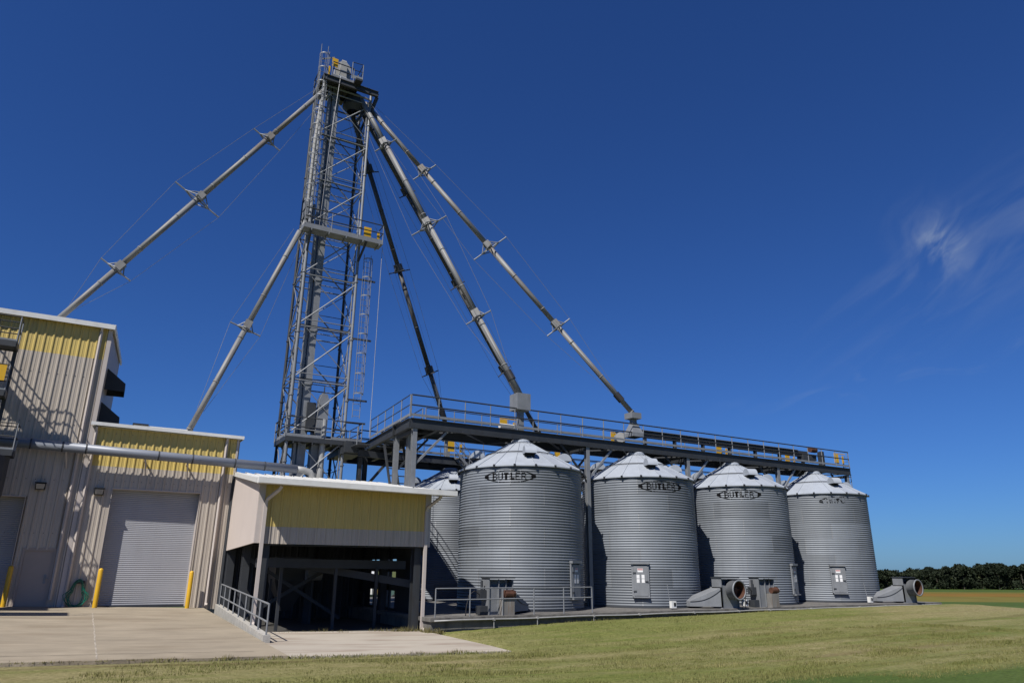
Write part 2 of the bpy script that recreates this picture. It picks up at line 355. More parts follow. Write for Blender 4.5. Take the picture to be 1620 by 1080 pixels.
def gridw(b, gx, gy, zf):
    o = len(b.v); n = len(gx)
    for j, y in enumerate(gy):
        for x in gx:
            yy = y+(edge(x) if j == 0 else 0)
            b.v.append((x, yy, zf(x, yy)))
    for j in range(len(gy)-1):
        for i in range(n-1): b.f.append((o+j*n+i, o+j*n+i+1, o+(j+1)*n+i+1, o+(j+1)*n+i))
    for i in range(n-1):
        a, c = b.v[o+i], b.v[o+i+1]; b.quad((a[0], a[1], a[2]-.3), (c[0], c[1], c[2]-.3), c, a)
gridw(b, [-9+k*.3 for k in range(46)]+[4.62], gy[:-1]+[32.99], apz)
structure(b.build('apron', 'concrete'))
# joint lines and cracks in the apron
def crack(name, pts, w, m):
    b = MB()
    for (x0, y0), (x1, y1) in zip(pts, pts[1:]):
        d = V((x1-x0, y1-y0)).normalized(); px, py = -d.y*w/2, d.x*w/2
        b.quad((x0-px, y0-py, apz(x0, y0)+.006), (x1-px, y1-py, apz(x1, y1)+.006), (x1+px, y1+py, apz(x1, y1)+.006), (x0+px, y0+py, apz(x0, y0)+.006))
    return b.build(name, m)
jp = [(.62+.014*random.uniform(-1, 1), 18.7+k*.35) for k in range(34)]
structure(crack('apron_joint', jp, .035, mat('pale joint filler', (.50, .44, .36), .9, 0, .35, 3)))
cp = [(-5+k*.45, 19.4+.07*random.uniform(-1, 1)) for k in range(21)]
structure(crack('apron_crack', cp, .022, mat('dark crack', (.10, .075, .055), .95, 0, .3, 5)))
b = MB(); gridw(b, [4.66+k*.25 for k in range(25)]+[10.78], [18.45+k*.6 for k in range(11)]+[24.74], lambda x, y: min(apz(x, y), apz(x, 18.5)+.02+.012*(y-18.5))-.02)
structure(b.build('slab', 'slab'))
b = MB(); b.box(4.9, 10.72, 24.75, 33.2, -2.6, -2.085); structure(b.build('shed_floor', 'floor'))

# tufts of dry grass along the shed threshold, blades over the near lawn
def blades(b, x, y, z, h, w):
    a = random.uniform(0, pi); dx, dy = cos(a)*w, sin(a)*w; tx, ty = random.uniform(-.5, .5)*h, random.uniform(-.5, .5)*h
    b.add([(x-dx, y-dy, z), (x+dx, y+dy, z), (x+tx, y+ty, z+h)], [(0, 1, 2)])
b = MB()
for k in range(34):
    cx = random.uniform(5.2, 10.6); cy = 24.55+random.uniform(-.1, .1)+.12*sin(cx*3); sz = random.uniform(.4, 1.)
    if random.random() < .3: continue
    for _ in range(60): blades(b, cx+random.gauss(0, .16), cy+random.gauss(0, .05), -2.1, random.uniform(.06, .26)*sz, .012)
for _ in range(400): blades(b, random.uniform(10.5, 11.2), random.gauss(24., .2), -2.12, random.uniform(.05, .24), .012)
for _ in range(1500):
    x = random.uniform(-8, 10.7); c_ = .5+.9*mnoise.noise(V((x*1.7, 8, 1)))
    if random.random() < c_: blades(b, x, 18.42+edge(x)+random.gauss(.03, .05), apz(x, 18.4)-.02, random.uniform(.03, .11)*max(.4, c_), .011)
tag(b.build('dry_grass', 'drygrass'), 'dry straw coloured tufts along shed threshold and concrete edges', 'grass', kind='stuff')
b = MB()
for _ in range(210000):
    y = random.uniform(8.6, 18.6) if random.random() < .68 else random.uniform(9, 24)
    x = random.uniform(-3, 30)
    if y > 18.35+edge(x) and x < 10.9: continue
    if y > 18.35 and x < 11.3+max(0, 20-y)*.1: continue
    if x < .55*y-8.6 or x > 1.95*y+3: continue
    s_ = .6+.7*mnoise.noise(V((x*.5, y*1.2, 2)))+.5*mnoise.noise(V((x*2.6, y*3.2, 7)))
    blades(b, x, y, lawnz(x, y)-.02, random.uniform(.03, .105)*min(1.6, max(.3, s_))*(1.35 if y > 18 else 1), .009)
tag(b.build('grass', 'blade'), 'short mown grass blades over the lawn in front', 'grass', kind='stuff')

# far wood
b = MB()
def clump(c, r, n):
    for _ in range(n):
        d = V((random.gauss(0, 1), random.gauss(0, 1), random.gauss(0, 1))).normalized()*(r*random.uniform(.55, 1.05))
        d.z *= .8; p = c+d; s_ = random.uniform(.28, .62)
        a = V((random.gauss(0, 1), random.gauss(0, 1), random.gauss(0, 1))).normalized(); q = a.cross(V((random.gauss(0, 1), random.gauss(0, 1), random.gauss(0, 1)))).normalized()
        b.add([p-a*s_, p+q*s_*.7, p+a*s_, p-q*s_*.7], [(0, 1, 2, 3)])
tb = MB()
for k in range(150):
    p = lerp(110, 330, k/149)+random.uniform(-2, 2); d = 358+random.uniform(0, 26)
    g = fd*d+fp*p; hh = 8.6+4.6*sstep((p-165)/85)+1.7*mnoise.noise(V((p*.09, 0, 0)))+random.uniform(-1.3, .8)
    tb.tube((g.x, g.y, -8.4), (g.x, g.y, -8.4+hh*.6), .25, 6, .12)
    for q in range(7): clump(V((g.x+random.gauss(0, 2.2), g.y+random.gauss(0, 2.), -8.3+random.uniform(.1, .4)*hh)), random.uniform(1.6, 2.4), 60)
    wr = random.uniform(2.2, 3.4)
    for q in range(9):                                          # rounded crown of clumps
        a = random.uniform(0, 2*pi); el = random.uniform(-.3, 1.2)
        clump(V((g.x+wr*cos(a)*cos(el), g.y+wr*sin(a)*cos(el), -8.3+hh*.58+hh*.26*sin(el))), random.uniform(1.2, 2.0), 110)
far = b.build('tree_line', 'leaf'); tag(far, 'dark green wood along the far edge of the fields', 'trees', kind='stuff')
tko = tb.build('trunk', 'bark', far, loc=(0, 0, 0))
tko['kind'] = 'stuff'

# ------------------------------------------------------------------ grain bins
R, ZT, ZB, ZA = 2.75, 5.77, 0., 7.30                          # heights above the pad
NR = 52; PITCH = ZT/NR; AMP = .0142
def prof(z): return R+AMP*cos(2*pi*z/PITCH)
BINX = [16.726, 23.568, 30.398, 37.288]; BINY = 27.865
REARX = [18.15, 24.95, 31.8, 38.65]; REARY = 38.4
def make_bin_shell(root):
    o = ORG[root.name]
    b = MB(); n = 112
    rows = [(prof(ZT*i/(NR*6)), ZT*i/(NR*6)) for i in range(NR*6+1)]
    b.lathe([(r, z+o.z) for r, z in rows], n, o.x, o.y); b.build('wall', 'bin', root, smooth=True)
    b = MB()                                                # vertical sheet laps
    for t in range(7):
        z0, z1 = t*ZT/7, (t+1)*ZT/7
        for k in range(6):
            a = (k+.5*(t % 2))*2*pi/6+.35
            for q in range(int((z1-z0)/PITCH*4)):
                za, zb = z0+q*PITCH/4, z0+(q+1)*PITCH/4
                pa = []
                for zz, da in ((za, -.006), (za, .006), (zb, .006), (zb, -.006)):
                    r = prof(zz)+.005; pa.append((o.x+r*sin(a+da), o.y-r*cos(a+da), o.z+zz))
                b.quad(*pa)
    b.build('sheet_lap', 'galv', root)
    b = MB(); b.lathe([(R+.03, o.z-.02), (R+.07, o.z-.02), (R+.07, o.z+.05), (R+.02, o.z+.06)], 64, o.x, o.y); b.build('base_ring', 'galvdark', root)
    NSEC = 20
    b = MB(); RE, RC = R+.11, .42
    b.lathe([(RE, o.z+ZT-.03), (RE, o.z+ZT+.02), (RC, o.z+ZA-.12)], NSEC, o.x, o.y)
    roof = b.build('roof', 'binroof', root)
    def rp(a, r, h=0): t = (RE-r)/(RE-RC); return V((o.x+r*sin(a), o.y-r*cos(a), o.z+lerp(ZT+.02, ZA-.12, t)+h))
    b = MB()
    for k in range(NSEC):
        a = 2*pi*k/NSEC; b.bar(rp(a, RE, .014), rp(a, RC, .014), .03, .028)
    b.build('seam', 'binroof', roof)
    for k in range(NSEC):
        a = 2*pi*k/NSEC; p = rp(a, RE+.01, -.02); b = MB(); b.box(p.x-.035, p.x+.035, p.y-.035, p.y+.035, p.z-.05, p.z+.06); b.build('eave_clip', 'galvdark', roof)
    b = MB(); b.path([rp(2*pi*k/40, 1.62, .05) for k in range(41)], .022, 5); b.path([rp(2*pi*k/40, .62, .05) for k in range(41)], .012, 5); b.build('purlin_ring', 'galvdark', roof)
    b = MB(); b.lathe([(RC+.03, o.z+ZA-.16), (RC+.03, o.z+ZA-.06), (RC-.05, o.z+ZA), (.02, o.z+ZA+.03)], 24, o.x, o.y); b.build('fill_cap', 'binroof', root)
    for k in range(4):                                      # hooded roof vents
        a = radians(-20+90*k); rad = V((sin(a), -cos(a), 0)); tan_ = V((cos(a), sin(a), 0)); c = rp(a, 2.02, .05)
        b = MB(); w = .25; rr = .34
        arc = [rad*(rr*cos(t*pi/10))+V((0, 0, rr*1.02*sin(t*pi/10))) for t in range(11)]
        n_ = len(arc); b.add([c+tan_*-w+p+V((0, 0, .06)) for p in arc]+[c+tan_*w+p+V((0, 0, .06)) for p in arc],
              [tuple(range(n_)), tuple(range(2*n_-1, n_-1, -1))]+[(i, n_+i, n_+i+1, i+1) for i in range(n_-1)])
        v_ = b.build('roof_vent', 'binroof', root)
        b = MB(); q0 = c+V((0, 0, .055)); b.add([q0-tan_*w+rad*rr*.96, q0+tan_*w+rad*rr*.96, q0+tan_*w-rad*rr*.9, q0-tan_*w-rad*rr*.9], [(0, 1, 2, 3)])
        e = c-V((0, 0, .17)); b.bar(e-rad*.12-tan_*.22, e-rad*.12+tan_*.22, .34, .42); b.build('vent_throat', 'dark', v_)
LET = {'B': ['1110', '1001', '1001', '1110', '1001', '1001', '1110'], 'U': ['1001']*6+['0110'], 'T': ['1111', '1111', '0110', '0110', '0110', '0110', '0110'],
       'L': ['1100']*5+['1111']*2, 'E': ['1111', '1000', '1000', '1110', '1000', '1000', '1111'], 'R': ['1110', '1001', '1001', '1110', '1010', '1001', '1001']}
def stencil(u, v, fade):                                     # u,v in -1..1 : black or bare
    e = u*u/.93+v*v
    hit = .80 < e < 1.0 and abs(u) < .9 and abs(abs(u)-.42) > .02
    hit = hit or ((abs(u)-.93)**2*6+v*v < .085)
    if abs(u) < .66 and abs(v) < .58:
        k = (u+.66)/1.32*6; ch = 'BUTLER'[min(5, int(k))]; fx = k-int(k)
        if .06 < fx < .9:
            gx_, gy_ = int((fx-.06)/.84*4), int((.58-v)/1.16*7)
            hit = hit or LET[ch][min(6, gy_)][min(3, gx_)] == '1'
    return hit
def add_logo(root, ang, fade=0.):
    o = ORG[root.name]; b = MB(); hw, hh, zc = 1.13, .26, 5.32; na, nz = 110, 40
    for i in range(na):
        for j in range(nz):
            u, v = (i+.5)/na*2-1, (j+.5)/nz*2-1
            if not stencil(u, v, fade): continue
            w = mnoise.noise(V((u*4, v*2.2, ang)))+.5*mnoise.noise(V((u*17, v*9, ang+3)))
            if w > .78-fade or (fade > .5 and (u > .25 or v < -.35)): continue
            q = []
            for di, dj in ((0, 0), (1, 0), (1, 1), (0, 1)):
                a = radians(ang)+((i+di)/na*2-1)*hw/R; z = zc+((j+dj)/nz*2-1)*hh; r = prof(z)+.004
                q.append((o.x+r*sin(a), o.y-r*cos(a), o.z+z))
            b.quad(*q)
    b.build('stencil_marking', 'black', root)
def add_door(root, ang, notices=True):
    o = ORG[root.name]; a = radians(ang); rad = V((sin(a), -cos(a), 0)); t = V((cos(a), sin(a), 0)); up = V((0, 0, 1))
    c = V((o.x, o.y, o.z))+rad*(R-.01)
    def slab(b, u0, u1, z0, z1, d0, d1):
        vs = [c+t*u+rad*d+up*z for z in (z0, z1) for d in (d0, d1) for u in (u0, u1)]
        b.add(vs, [(0, 1, 3, 2), (4, 6, 7, 5), (0, 4, 5, 1), (2, 3, 7, 6), (0, 2, 6, 4), (1, 5, 7, 3)])
    b = MB(); slab(b, -.30, .30, .52, 1.80, 0, .085); d = b.build('access_door', 'galv', root)
    b = MB(); slab(b, -.40, -.303, .5, 1.86, 0, .07); slab(b, .303, .37, .5, 1.86, 0, .07); slab(b, -.42, .40, 1.86, 1.96, 0, .15); slab(b, -.36, .38, .44, .5, 0, .16); b.build('door_frame', 'galv', d)
    b = MB(); slab(b, -.335, -.2, .68, .74, .086, .11); slab(b, -.335, -.2, 1.46, 1.52, .086, .11); slab(b, .2, .33, 1.1, 1.15, .086, .12); b.build('latch', 'galvdark', d)
    if notices:
        for u in (-.18, .04):
            for z in (1.14, 1.32): b = MB(); slab(b, u, u+.13, z-.07, z+.09, .087, .09); b.build('notice', 'paper', d)
        b = MB(); slab(b, -.13, .11, 1.52, 1.68, .087, .09); nt = b.build('notice', 'paper', d)
        b = MB(); slab(b, -.12, .10, 1.60, 1.675, .0905, .093); b.build('notice_heading', 'redsign', nt)
G = 'galvanised grain bins with conical roofs'
proto = thing('grain_bin', 'nearest front row bin behind the plinth railing, big clear black stencil', 'grain bin', (BINX[0], BINY, PADZ), G)
make_bin_shell(proto)
fb = [proto]+[copy_tree(proto, None, (x, BINY, PADZ)) for x in BINX[1:]]
rb = [copy_tree(proto, None, (x, REARY, PADZ)) for x in REARX]
fb[1]['label'] = 'second front bin from the shed, with papers on its door and stencil turned right'
fb[2]['label'] = 'third front bin from the shed, two blowers standing at its foot'
fb[3]['label'] = 'farthest right bin with almost worn away stencil and noticed door'
rb[0]['label'] = 'rear row bin peeking out between the shed eave and nearest bin'
rb[1]['label'] = 'rear row bin behind the gap of the two nearest front bins'
rb[2]['label'] = 'rear row bin behind the gap of the second and third front bins'
rb[3]['label'] = 'last rear row bin behind the gap before the worn stencil bin'
add_logo(fb[0], -41); add_logo(fb[1], -15.5, .08); add_logo(fb[2], -41.5, .05); add_logo(fb[3], -26, .75)
add_door(fb[0], 25); add_door(fb[1], -40.8); add_door(fb[2], 22); add_door(fb[3], -39.1)

# ------------------------------------------------------------------ plinth
b = MB(); b.box(10.75, 41.4, 23.9, 42, -2.9, PADZ-.13); b.box(10.68, 41.5, 23.8, 42.1, PADZ-.127, PADZ)
plinth = b.build('concrete_plinth', 'pad', loc=(26, 33, PADZ)); tag(plinth, 'long stained concrete plinth carrying all the grain bins', 'plinth')
cp_ = thing('conduit', 'pale conduit pipe clipped along the top of the plinth face', 'pipe', (26, 23.7, PADZ-.1))
b = MB(); b.path([(10.8+k*1.02, 23.74+.01*sin(k*2.1), PADZ-.10+.012*sin(k*1.3)-.0*(k)) for k in range(31)], .026, 8); b.build('pipe', 'whitepipe', cp_, True)
for x in (13.15, 15.0, 17.6, 19.9, 22.9, 25.6, 27.6, 30.5, 34.2, 36.4, 39.6):
    b = MB(); b.box(x-.035, x+.035, 23.70, 23.80, PADZ-.14, PADZ-.06); b.box(x-.012, x+.012, 23.74, 23.765, PADZ-.40+.25*(x > 18), PADZ-.14); b.build('pipe_clip', 'whitepipe', cp_)
def railing(root, pts, h, posts, name='railing', m='galv', r=.022, rails=(1., .52), post_r=.024, toe=None, parent=None):
    """rails follow pts; posts at the listed (seg, t)"""
    b = MB()
    for f in rails:
        for p, q in zip(pts, pts[1:]): b.tube(V(p)+V((0, 0, h*f)), V(q)+V((0, 0, h*f)), r, 7)
    ro = b.build(name, m, parent or root)
    if toe:
        b = MB()
        for p, q in zip(pts, pts[1:]): b.bar(V(p)+V((0, 0, toe/2)), V(q)+V((0, 0, toe/2)), .012, toe)
        b.build('toe_board', 'galv', ro)
    tot = []
    for p, q in zip(pts, pts[1:]):
        L = (V(q)-V(p)).length; n = max(1, round(L/posts))
        for k in range(n): tot.append(V(p).lerp(V(q), k/n))
    tot.append(V(pts[-1]))
    for p in tot:
        b = MB(); b.tube(p-V((0, 0, .05)), p+V((0, 0, h)), post_r, 7); b.build('rail_post', 'galv' if m == 'steelgrey' else m, ro)
    return ro
pr = thing('plinth_railing', 'low galvanised pipe railing on the plinth before the nearest bin', 'railing', (10.9, 23.95, PADZ))
railing(pr, [(10.92, 23.97, PADZ), (17.7, 23.97, PADZ)], .95, 1.25, rails=(1., .6))

# ------------------------------------------------------------------ blowers
def blower(x, y, label, kind):
    t = thing('bin_blower', label, 'blower', (x, y, PADZ), 'aeration blowers on the plinth'); z = PADZ; s = 1 if kind == 'duct_left' else -1
    b = MB()
    b.box(x-.5, x+.5, y+.0, y+.5, z, z+.98); b.box(x-.53, x-.49, y-.05, y+.52, z, z+1.28); b.box(x+.49, x+.53, y-.05, y+.52, z, z+1.24)
    b.box(x-.488, x+.488, y+.3, y+.5, z+.982, z+1.22); b.build('housing', 'galv', t)
    b = MB(); b.box(x-.56, x+.56, y-.14, y+.55, z+1.281, z+1.33); b.build('rain_hood', 'steelgrey', t)
    # transition duct: tall at the housing, flat where it enters the bin
    b = MB(); xa, xb = x-s*.53, x-s*(1.62 if kind == 'duct_left' else 1.75)
    A = [(xa, y+.02, z+.08), (xa, y+.62, z+.08), (xa, y+.62, z+.86), (xa, y+.02, z+.86)]
    Bq = [(xb, y+.85, z+.08), (xb-.0, y+1.5, z+.08), (xb, y+1.5, z+.30), (xb, y+.85, z+.30)]
    f = [(0, 1, 5, 4), (1, 2, 6, 5), (2, 3, 7, 6), (3, 0, 4, 7), (0, 3, 2, 1), (4, 5, 6, 7)]
    b.add(A+Bq, f if s > 0 else [q[::-1] for q in f]); b.bar((xa, y+.3, z+.47), (xa+s*.03, y+.3, z+.47), .7, .86)
    du = b.build('transition_duct', 'galv', t)
    b = MB(); b.path([V((lerp(xa, xb, k/8), lerp(y+.0, y+.83, k/8), z+lerp(.78, .28, (k/8)**.85)-.12*sin(k/8*pi))) for k in range(9)], .012, 5); b.build('cable', 'rubber', du)
    if kind == 'duct_left':
        b = MB(); cx, cz = x+.13, z+.78
        prof_ = [(.36, 0), (.40, -.02), (.40, -.42), (.43, -.42), (.43, -.48), (.37, -.48), (.36, -.05)]
        vs = []
        for r, d in prof_:
            for k in range(28): vs.append((cx+r*cos(2*pi*k/28), y+.02+d-.04, cz+r*sin(2*pi*k/28)))
        b.add(vs, [(i*28+k, i*28+(k+1) % 28, (i+1)*28+(k+1) % 28, (i+1)*28+k) for i in range(6) for k in range(28)])
        fan = b.build('inlet_tube', 'galv', t, True)
        b = MB(); vs = [(cx+.352*cos(2*pi*k/28), yy, cz+.352*sin(2*pi*k/28)) for yy in (y-.475, y-.05) for k in range(28)]; b.add(vs, [(k, (k+1) % 28, 28+(k+1) % 28, 28+k) for k in range(28)]); b.build('inlet_lining', 'rust', fan, True)
        b = MB(); b.tube((cx, y-.06, cz), (cx, y-.03, cz), .362, 24); b.tube((cx, y-.28, cz), (cx, y-.06, cz), .10, 12)
        for k in range(6):
            a = k*pi/3; b.bar((cx+.08*cos(a), y-.14, cz+.08*sin(a)), (cx+.35*cos(a), y-.14, cz+.35*sin(a)), .10, .02, (0, 1, .4))
        b.build('fan_wheel', 'rust', fan)
        b = MB(); b.box(x+.1, x+.45, y-.10, y-.01, z+1.0, z+1.22); b.build('switch_box', 'galvdark', t)
    else:
        b = MB(); b.box(x-.12, x-.09, y-.06, y+0, z+.02, z+1.26); b.box(x+.2, x+.22, y-.05, y+0, z+.6, z+1.26); b.build('rib', 'galv', t)
        b = MB(); b.tube((x+.02, y-.26, z+.74), (x+.34, y-.26, z+.74), .135, 16); b.tube((x+.34, y-.26, z+.74), (x+.46, y-.26, z+.74), .15, 16, .12); mo = b.build('motor', 'rust', t)
        b = MB(); b.tube((x+.462, y-.26, z+.74), (x+.50, y-.26, z+.74), .12, 16); b.build('motor_cowl', 'galv', mo)
        b = MB(); b.box(x-.08, x+.40, y-.36, y-.06, z, z+.6); b.build('motor_stand', mat('rust streaked pedestal', (.27, .26, .245), .8, .1, .3, 3, (1, 1, .4), streaks=(3, (6, 6, .6), .6, (.24, .14, .07))), t)
        b = MB(); b.box(x-.80, x-.55, y+.1, y+.4, z+.55, z+.88); b.tube((x-.7, y+.2, z+.88), (x-.7, y+.2, z+1.2), .05, 8); b.build('heater_unit', 'galvdark', t)
        b = MB(); b.box(x-.85, x-.54, y+.0, y+.35, z+.02, z+.32); b.build('control_box', 'galvdark', t)
        b = MB(); b.path([(x-.8, y+.15, z+.7), (x-1.05, y+.1, z+.85), (x-1.3, y+.05, z+.7), (x-1.4, y+.05, z+.3), (x-1.42, y+.05, z)], .018, 6); b.build('cable', 'rubber', t)
    return t
blower(13.75, 24.35, 'boxy blower with rusty motor behind the plinth railing', 'motor')
blower(25.42, 24.05, 'blower with round inlet between the second and third bins', 'duct_left')
blower(27.95, 24.15, 'boxy blower with brown motor at the foot of the third bin', 'motor')
blower(39.05, 24.05, 'blower with round inlet at the right end of the plinth', 'duct_left')
for x, l in ((22.35, 'small white box at the foot of the second bin'), (26.75, 'small white box standing between the two middle blowers'), (36.1, 'small white box at the foot of the worn stencil bin')):
    t = thing('outlet_box', l, 'electrical box', (x, 24.45, PADZ), 'white electrical boxes on the plinth')
    b = MB(); b.box(x-.13, x+.13, 24.35, 24.5, PADZ+.06, PADZ+.34); b.build('case', 'boxwhite', t)
    b = MB(); b.box(x-.02, x+.09, 24.335, 24.349, PADZ+.14, PADZ+.28); b.build('socket', 'dark', t)
    b = MB(); b.tube((x-.08, 24.45, PADZ), (x-.08, 24.45, PADZ+.06), .03, 6); b.tube((x-.1, 24.5, PADZ+.3), (x-.1, 24.6, PADZ+1.0), .012, 6); b.build('stem', 'galv', t)

# ------------------------------------------------------------------ catwalks over the bins
def catwalk(name, label, x0, x1, yf, yb, zd, m_beam, colx, col_y, colz0, brace_dir, gates=(), rear=False):
    t = thing(name, label, 'catwalk', (x0, yf, zd), 'steel catwalks')
    for y in (yf, yb):
        b = MB(); b.ibeam((x0, y, zd-.30), (x1, y, zd-.30), .17, .42, .025); b.build('beam', m_beam, t)
    b = MB(); b.box(x0, x1, yb-.85, yb+.06, zd-.085, zd-.04)
    k = x0+.3
    while k < x1: b.bar((k, yf, zd-.16), (k, yb, zd-.16), .08, .12); k += 1.7
    b.build('deck', 'galvdark', t)
    railing(t, [(x0, yf-.03, zd), (x1, yf-.03, zd)], 1.07*.86, 1.29, m='steelgrey', toe=.11, rails=(1., .52), r=.034)
    railing(t, [(x0+(1.6 if not rear else 0), yb+.03, zd), (x1, yb+.03, zd)], 1.07*.86, 1.5, m='steelgrey', toe=.11, rails=(1., .52))
    for x in colx:
        for y in (col_y, yb):
            b = MB(); b.ibeam((x, y, colz0), (x, y, zd-.52), .2, .2, .018, (0, 1, 0)); b.build('column', 'galv', t)
            b = MB()
            if x != colx[-1]: b.bar((x+.1, y, zd-2.0), (x+1.5, y, zd-.54), .09, .09); b.build('brace', 'galv' if y == col_y else 'steelgrey', t)
            if x != colx[0]:
                b = MB(); b.bar((x-.1, y, zd-2.0), (x-1.5, y, zd-.54), .08, .08); b.build('brace', 'steelgrey', t)
        b = MB(); b.bar((x, col_y, zd-.6), (x, yb, zd-.6), .1, .16); b.build('cross_beam', 'steelgrey', t)
    for xa, xb in zip(colx, colx[1:]):
        n = max(2, round((xb-xa)/2.2)); b = MB()
        for q in range(n):
            u, v = lerp(xa, xb, q/n), lerp(xa, xb, (q+1)/n); b.bar((u, yf if q % 2 else yb, zd-.46), (v, yb if q % 2 else yf, zd-.46), .06, .06)
        b.build('plan_brace', 'galvdark', t)
    for gx_, gy_ in gates:
        b = MB(); b.box(gx_-.2, gx_+.2, gy_-.015, gy_+.015, zd+.22, zd+.80); b.box(gx_+.55, gx_+.7, gy_-.015, gy_+.015, zd+.22, zd+.70); b.bar((gx_-.2, gy_, zd+.84), (gx_+.9, gy_, zd+.84), .03, .04); b.build('safety_gate', 'yel', t)
    return t
ZD = 6.18
cf = catwalk('front_catwalk', 'long grey catwalk running over the front row of bins', 11.11, 40.58, 27.6, 29.7, ZD, 'steelgrey', [11.34, 20.37, 26.93, 33.96, 40.3], 27.68, PADZ, 1, [(16.78, 29.6), (23.6, 29.6), (31.4, 29.6), (37.4, 29.6), (39.86, 27.9)])
cr = catwalk('rear_catwalk', 'darker catwalk over the rear bins, seen below the front one', 11.9, 41, 36.8, 39.6, 6.2, 'galvdark', [20.2, 27.4, 34.2, 40.9], 36.9, PADZ, 1, [(17.4, 36.8), (24.8, 36.8)], True)
b = MB()
for dy in (-.2, .2): b.tube((40.75, 27.9+dy, 2.2), (40.75, 27.9+dy, 7.1), .022, 6)
for k in range(15): b.tube((40.75, 27.7, 2.4+k*.32), (40.75, 28.1, 2.4+k*.32), .014, 5)
b.bar((40.55, 27.7, 5.6), (40.8, 27.7, 5.6), .04, .04); b.bar((40.55, 28.1, 5.6), (40.8, 28.1, 5.6), .04, .04); b.build('ladder', 'galv', cf)
# stair from the rear catwalk down to the first rear roof
st = thing('roof_stair', 'short pale pipe stair dropping from rear catwalk to first rear roof', 'stair', (18.2, 36.4, 5.2))
for dy in (0, .6):
    b = MB(); p, q = V((17.6, 36.7-dy, 6.1)), V((18.9, 36.7-dy, 4.9)); b.bar(p, q, .05, .14); hh = V((0, 0, .85))
    b.tube(p+hh, q+hh, .02, 6); b.tube(p+hh*.5, q+hh*.5, .018, 6)
    for k in range(3): e = p.lerp(q, k/2); b.tube(e, e+hh, .02, 6)
    b.build('side_rail', 'galv', st)
b = MB()
for k in range(6): e = V((17.6, 36.4, 6.1)).lerp(V((18.9, 36.4, 4.9)), (k+.5)/6); b.box(e.x-.1, e.x+.1, 36.1, 36.7, e.z-.02, e.z+.02)
b.build('tread', 'galv', st)
# cross walk joining tower and both catwalks
cw_ = thing('cross_catwalk', 'short catwalk crossing from the tower side to the front catwalk', 'catwalk', (11.4, 33, ZD), 'steel catwalks')
def sk(y): return 11.11+.07*(y-27.6)
for off in (0, 1.3):
    b = MB(); b.ibeam((sk(27.65)+off, 27.7, ZD-.30), (sk(38)+off, 38, ZD-.30), .17, .42, .025); b.build('beam', 'steelgrey', cw_)
b = MB()
for k in range(14):
    y = 27.85+k*.78; b.add([(sk(y), y, ZD-.05), (sk(y)+1.3, y, ZD-.05), (sk(y+.74)+1.3, y+.74, ZD-.05), (sk(y+.74), y+.74, ZD-.05)], [(0, 1, 2, 3)])
    b.bar((sk(y), y, ZD-.12), (sk(y)+1.3, y, ZD-.12), .07, .1)
b.build('deck', 'galv', cw_)
railing(cw_, [(sk(27.6)-.05, 27.57, ZD), (sk(33.8)-.05, 33.8, ZD)], .92, 1.35, m='steelgrey', toe=.11)
railing(cw_, [(sk(29.9)+1.35, 29.9, ZD), (sk(36.7)+1.35, 36.7, ZD)], .92, 1.35, m='steelgrey', toe=.11)
for x, y, m in ((11.6, 28.85, 'galv'), (10.98, 33.6, 'steelgrey'), (11.45, 34.2, 'steelgrey')):
    b = MB(); b.ibeam((x, y, -2), (x, y, ZD-.52), .2, .2, .018, (0, 1, 0)); b.build('column', m, cw_)
b = MB(); b.bar((11.05, 33.2, 3.5), (12.5, 33.2, 5.3), .12, .12); b.bar((10.7, 33.0, ZD-.9), (12.7, 33.4, ZD-.9), .16, .3); b.build('brace', 'galvdark', cw_)
b = MB(); b.box(10.35, 11.0, 32.2, 33.4, ZD-.62, ZD-.56); b.build('landing', 'galvdark', cw_)
railing(cw_, [(10.32, 32.2, ZD-.6), (10.32, 33.4, ZD-.6)], .8, 1.2, m='steelgrey')
sl_ = thing('steep_stair', 'dark steep ship stair below the cross catwalk, above shed roof', 'stair', (11.8, 31, 3))
for off in (0, .42, .95):
    b = MB(); b.bar((11.35+off, 31.3, 5.5), (12.1+off, 30.9, 1.2), .06, .18); b.build('stringer', 'galvdark', sl_)
b = MB()
for k in range(13): tt = k/13; b.bar((11.35+.75*tt, 31.3-.4*tt, 5.4-4.3*tt), (12.3+.75*tt, 31.3-.4*tt, 5.4-4.3*tt), .16, .03)
b.build('tread', 'galvdark', sl_)

# drag conveyor on the front catwalk
cv = thing('drag_conveyor', 'long dark drag conveyor lying on the right half of front catwalk', 'conveyor', (30, 27.9, ZD))
b = MB(); b.box(24.4, 37.8, 28.38, 28.62, ZD+.50, ZD+.61); b.box(24.4, 37.8, 28.34, 28.66, ZD+.68, ZD+.83); b.build('trough', 'galvdark', cv)
b = MB(); b.box(24.4, 36.8, 28.26, 28.74, ZD+.831, ZD+.855); b.build('cover', 'galv', cv)
for k in range(7):
    x = 24.8+k*2.1; b = MB(); b.box(x-.05, x+.05, 28.40, 28.6, ZD-.3, ZD+.499); b.box(x-.05, x+.05, 28.40, 28.6, ZD+.611, ZD+.679); b.build('leg', 'galvdark', cv)
b = MB(); b.box(37.2, 38.4, 28.26, 28.74, ZD+.30, ZD+.62); b.build('drive_head', 'galvdark', cv)
b = MB(); b.tube((37.82, 28.22, ZD+.95), (38.35, 28.22, ZD+.95), .17, 14); mo = b.build('motor', 'rust', cv)
b = MB(); b.box(39.0, 39.25, 28.3, 28.6, ZD, ZD+.95); b.build('control_post', 'steelgrey', cv)

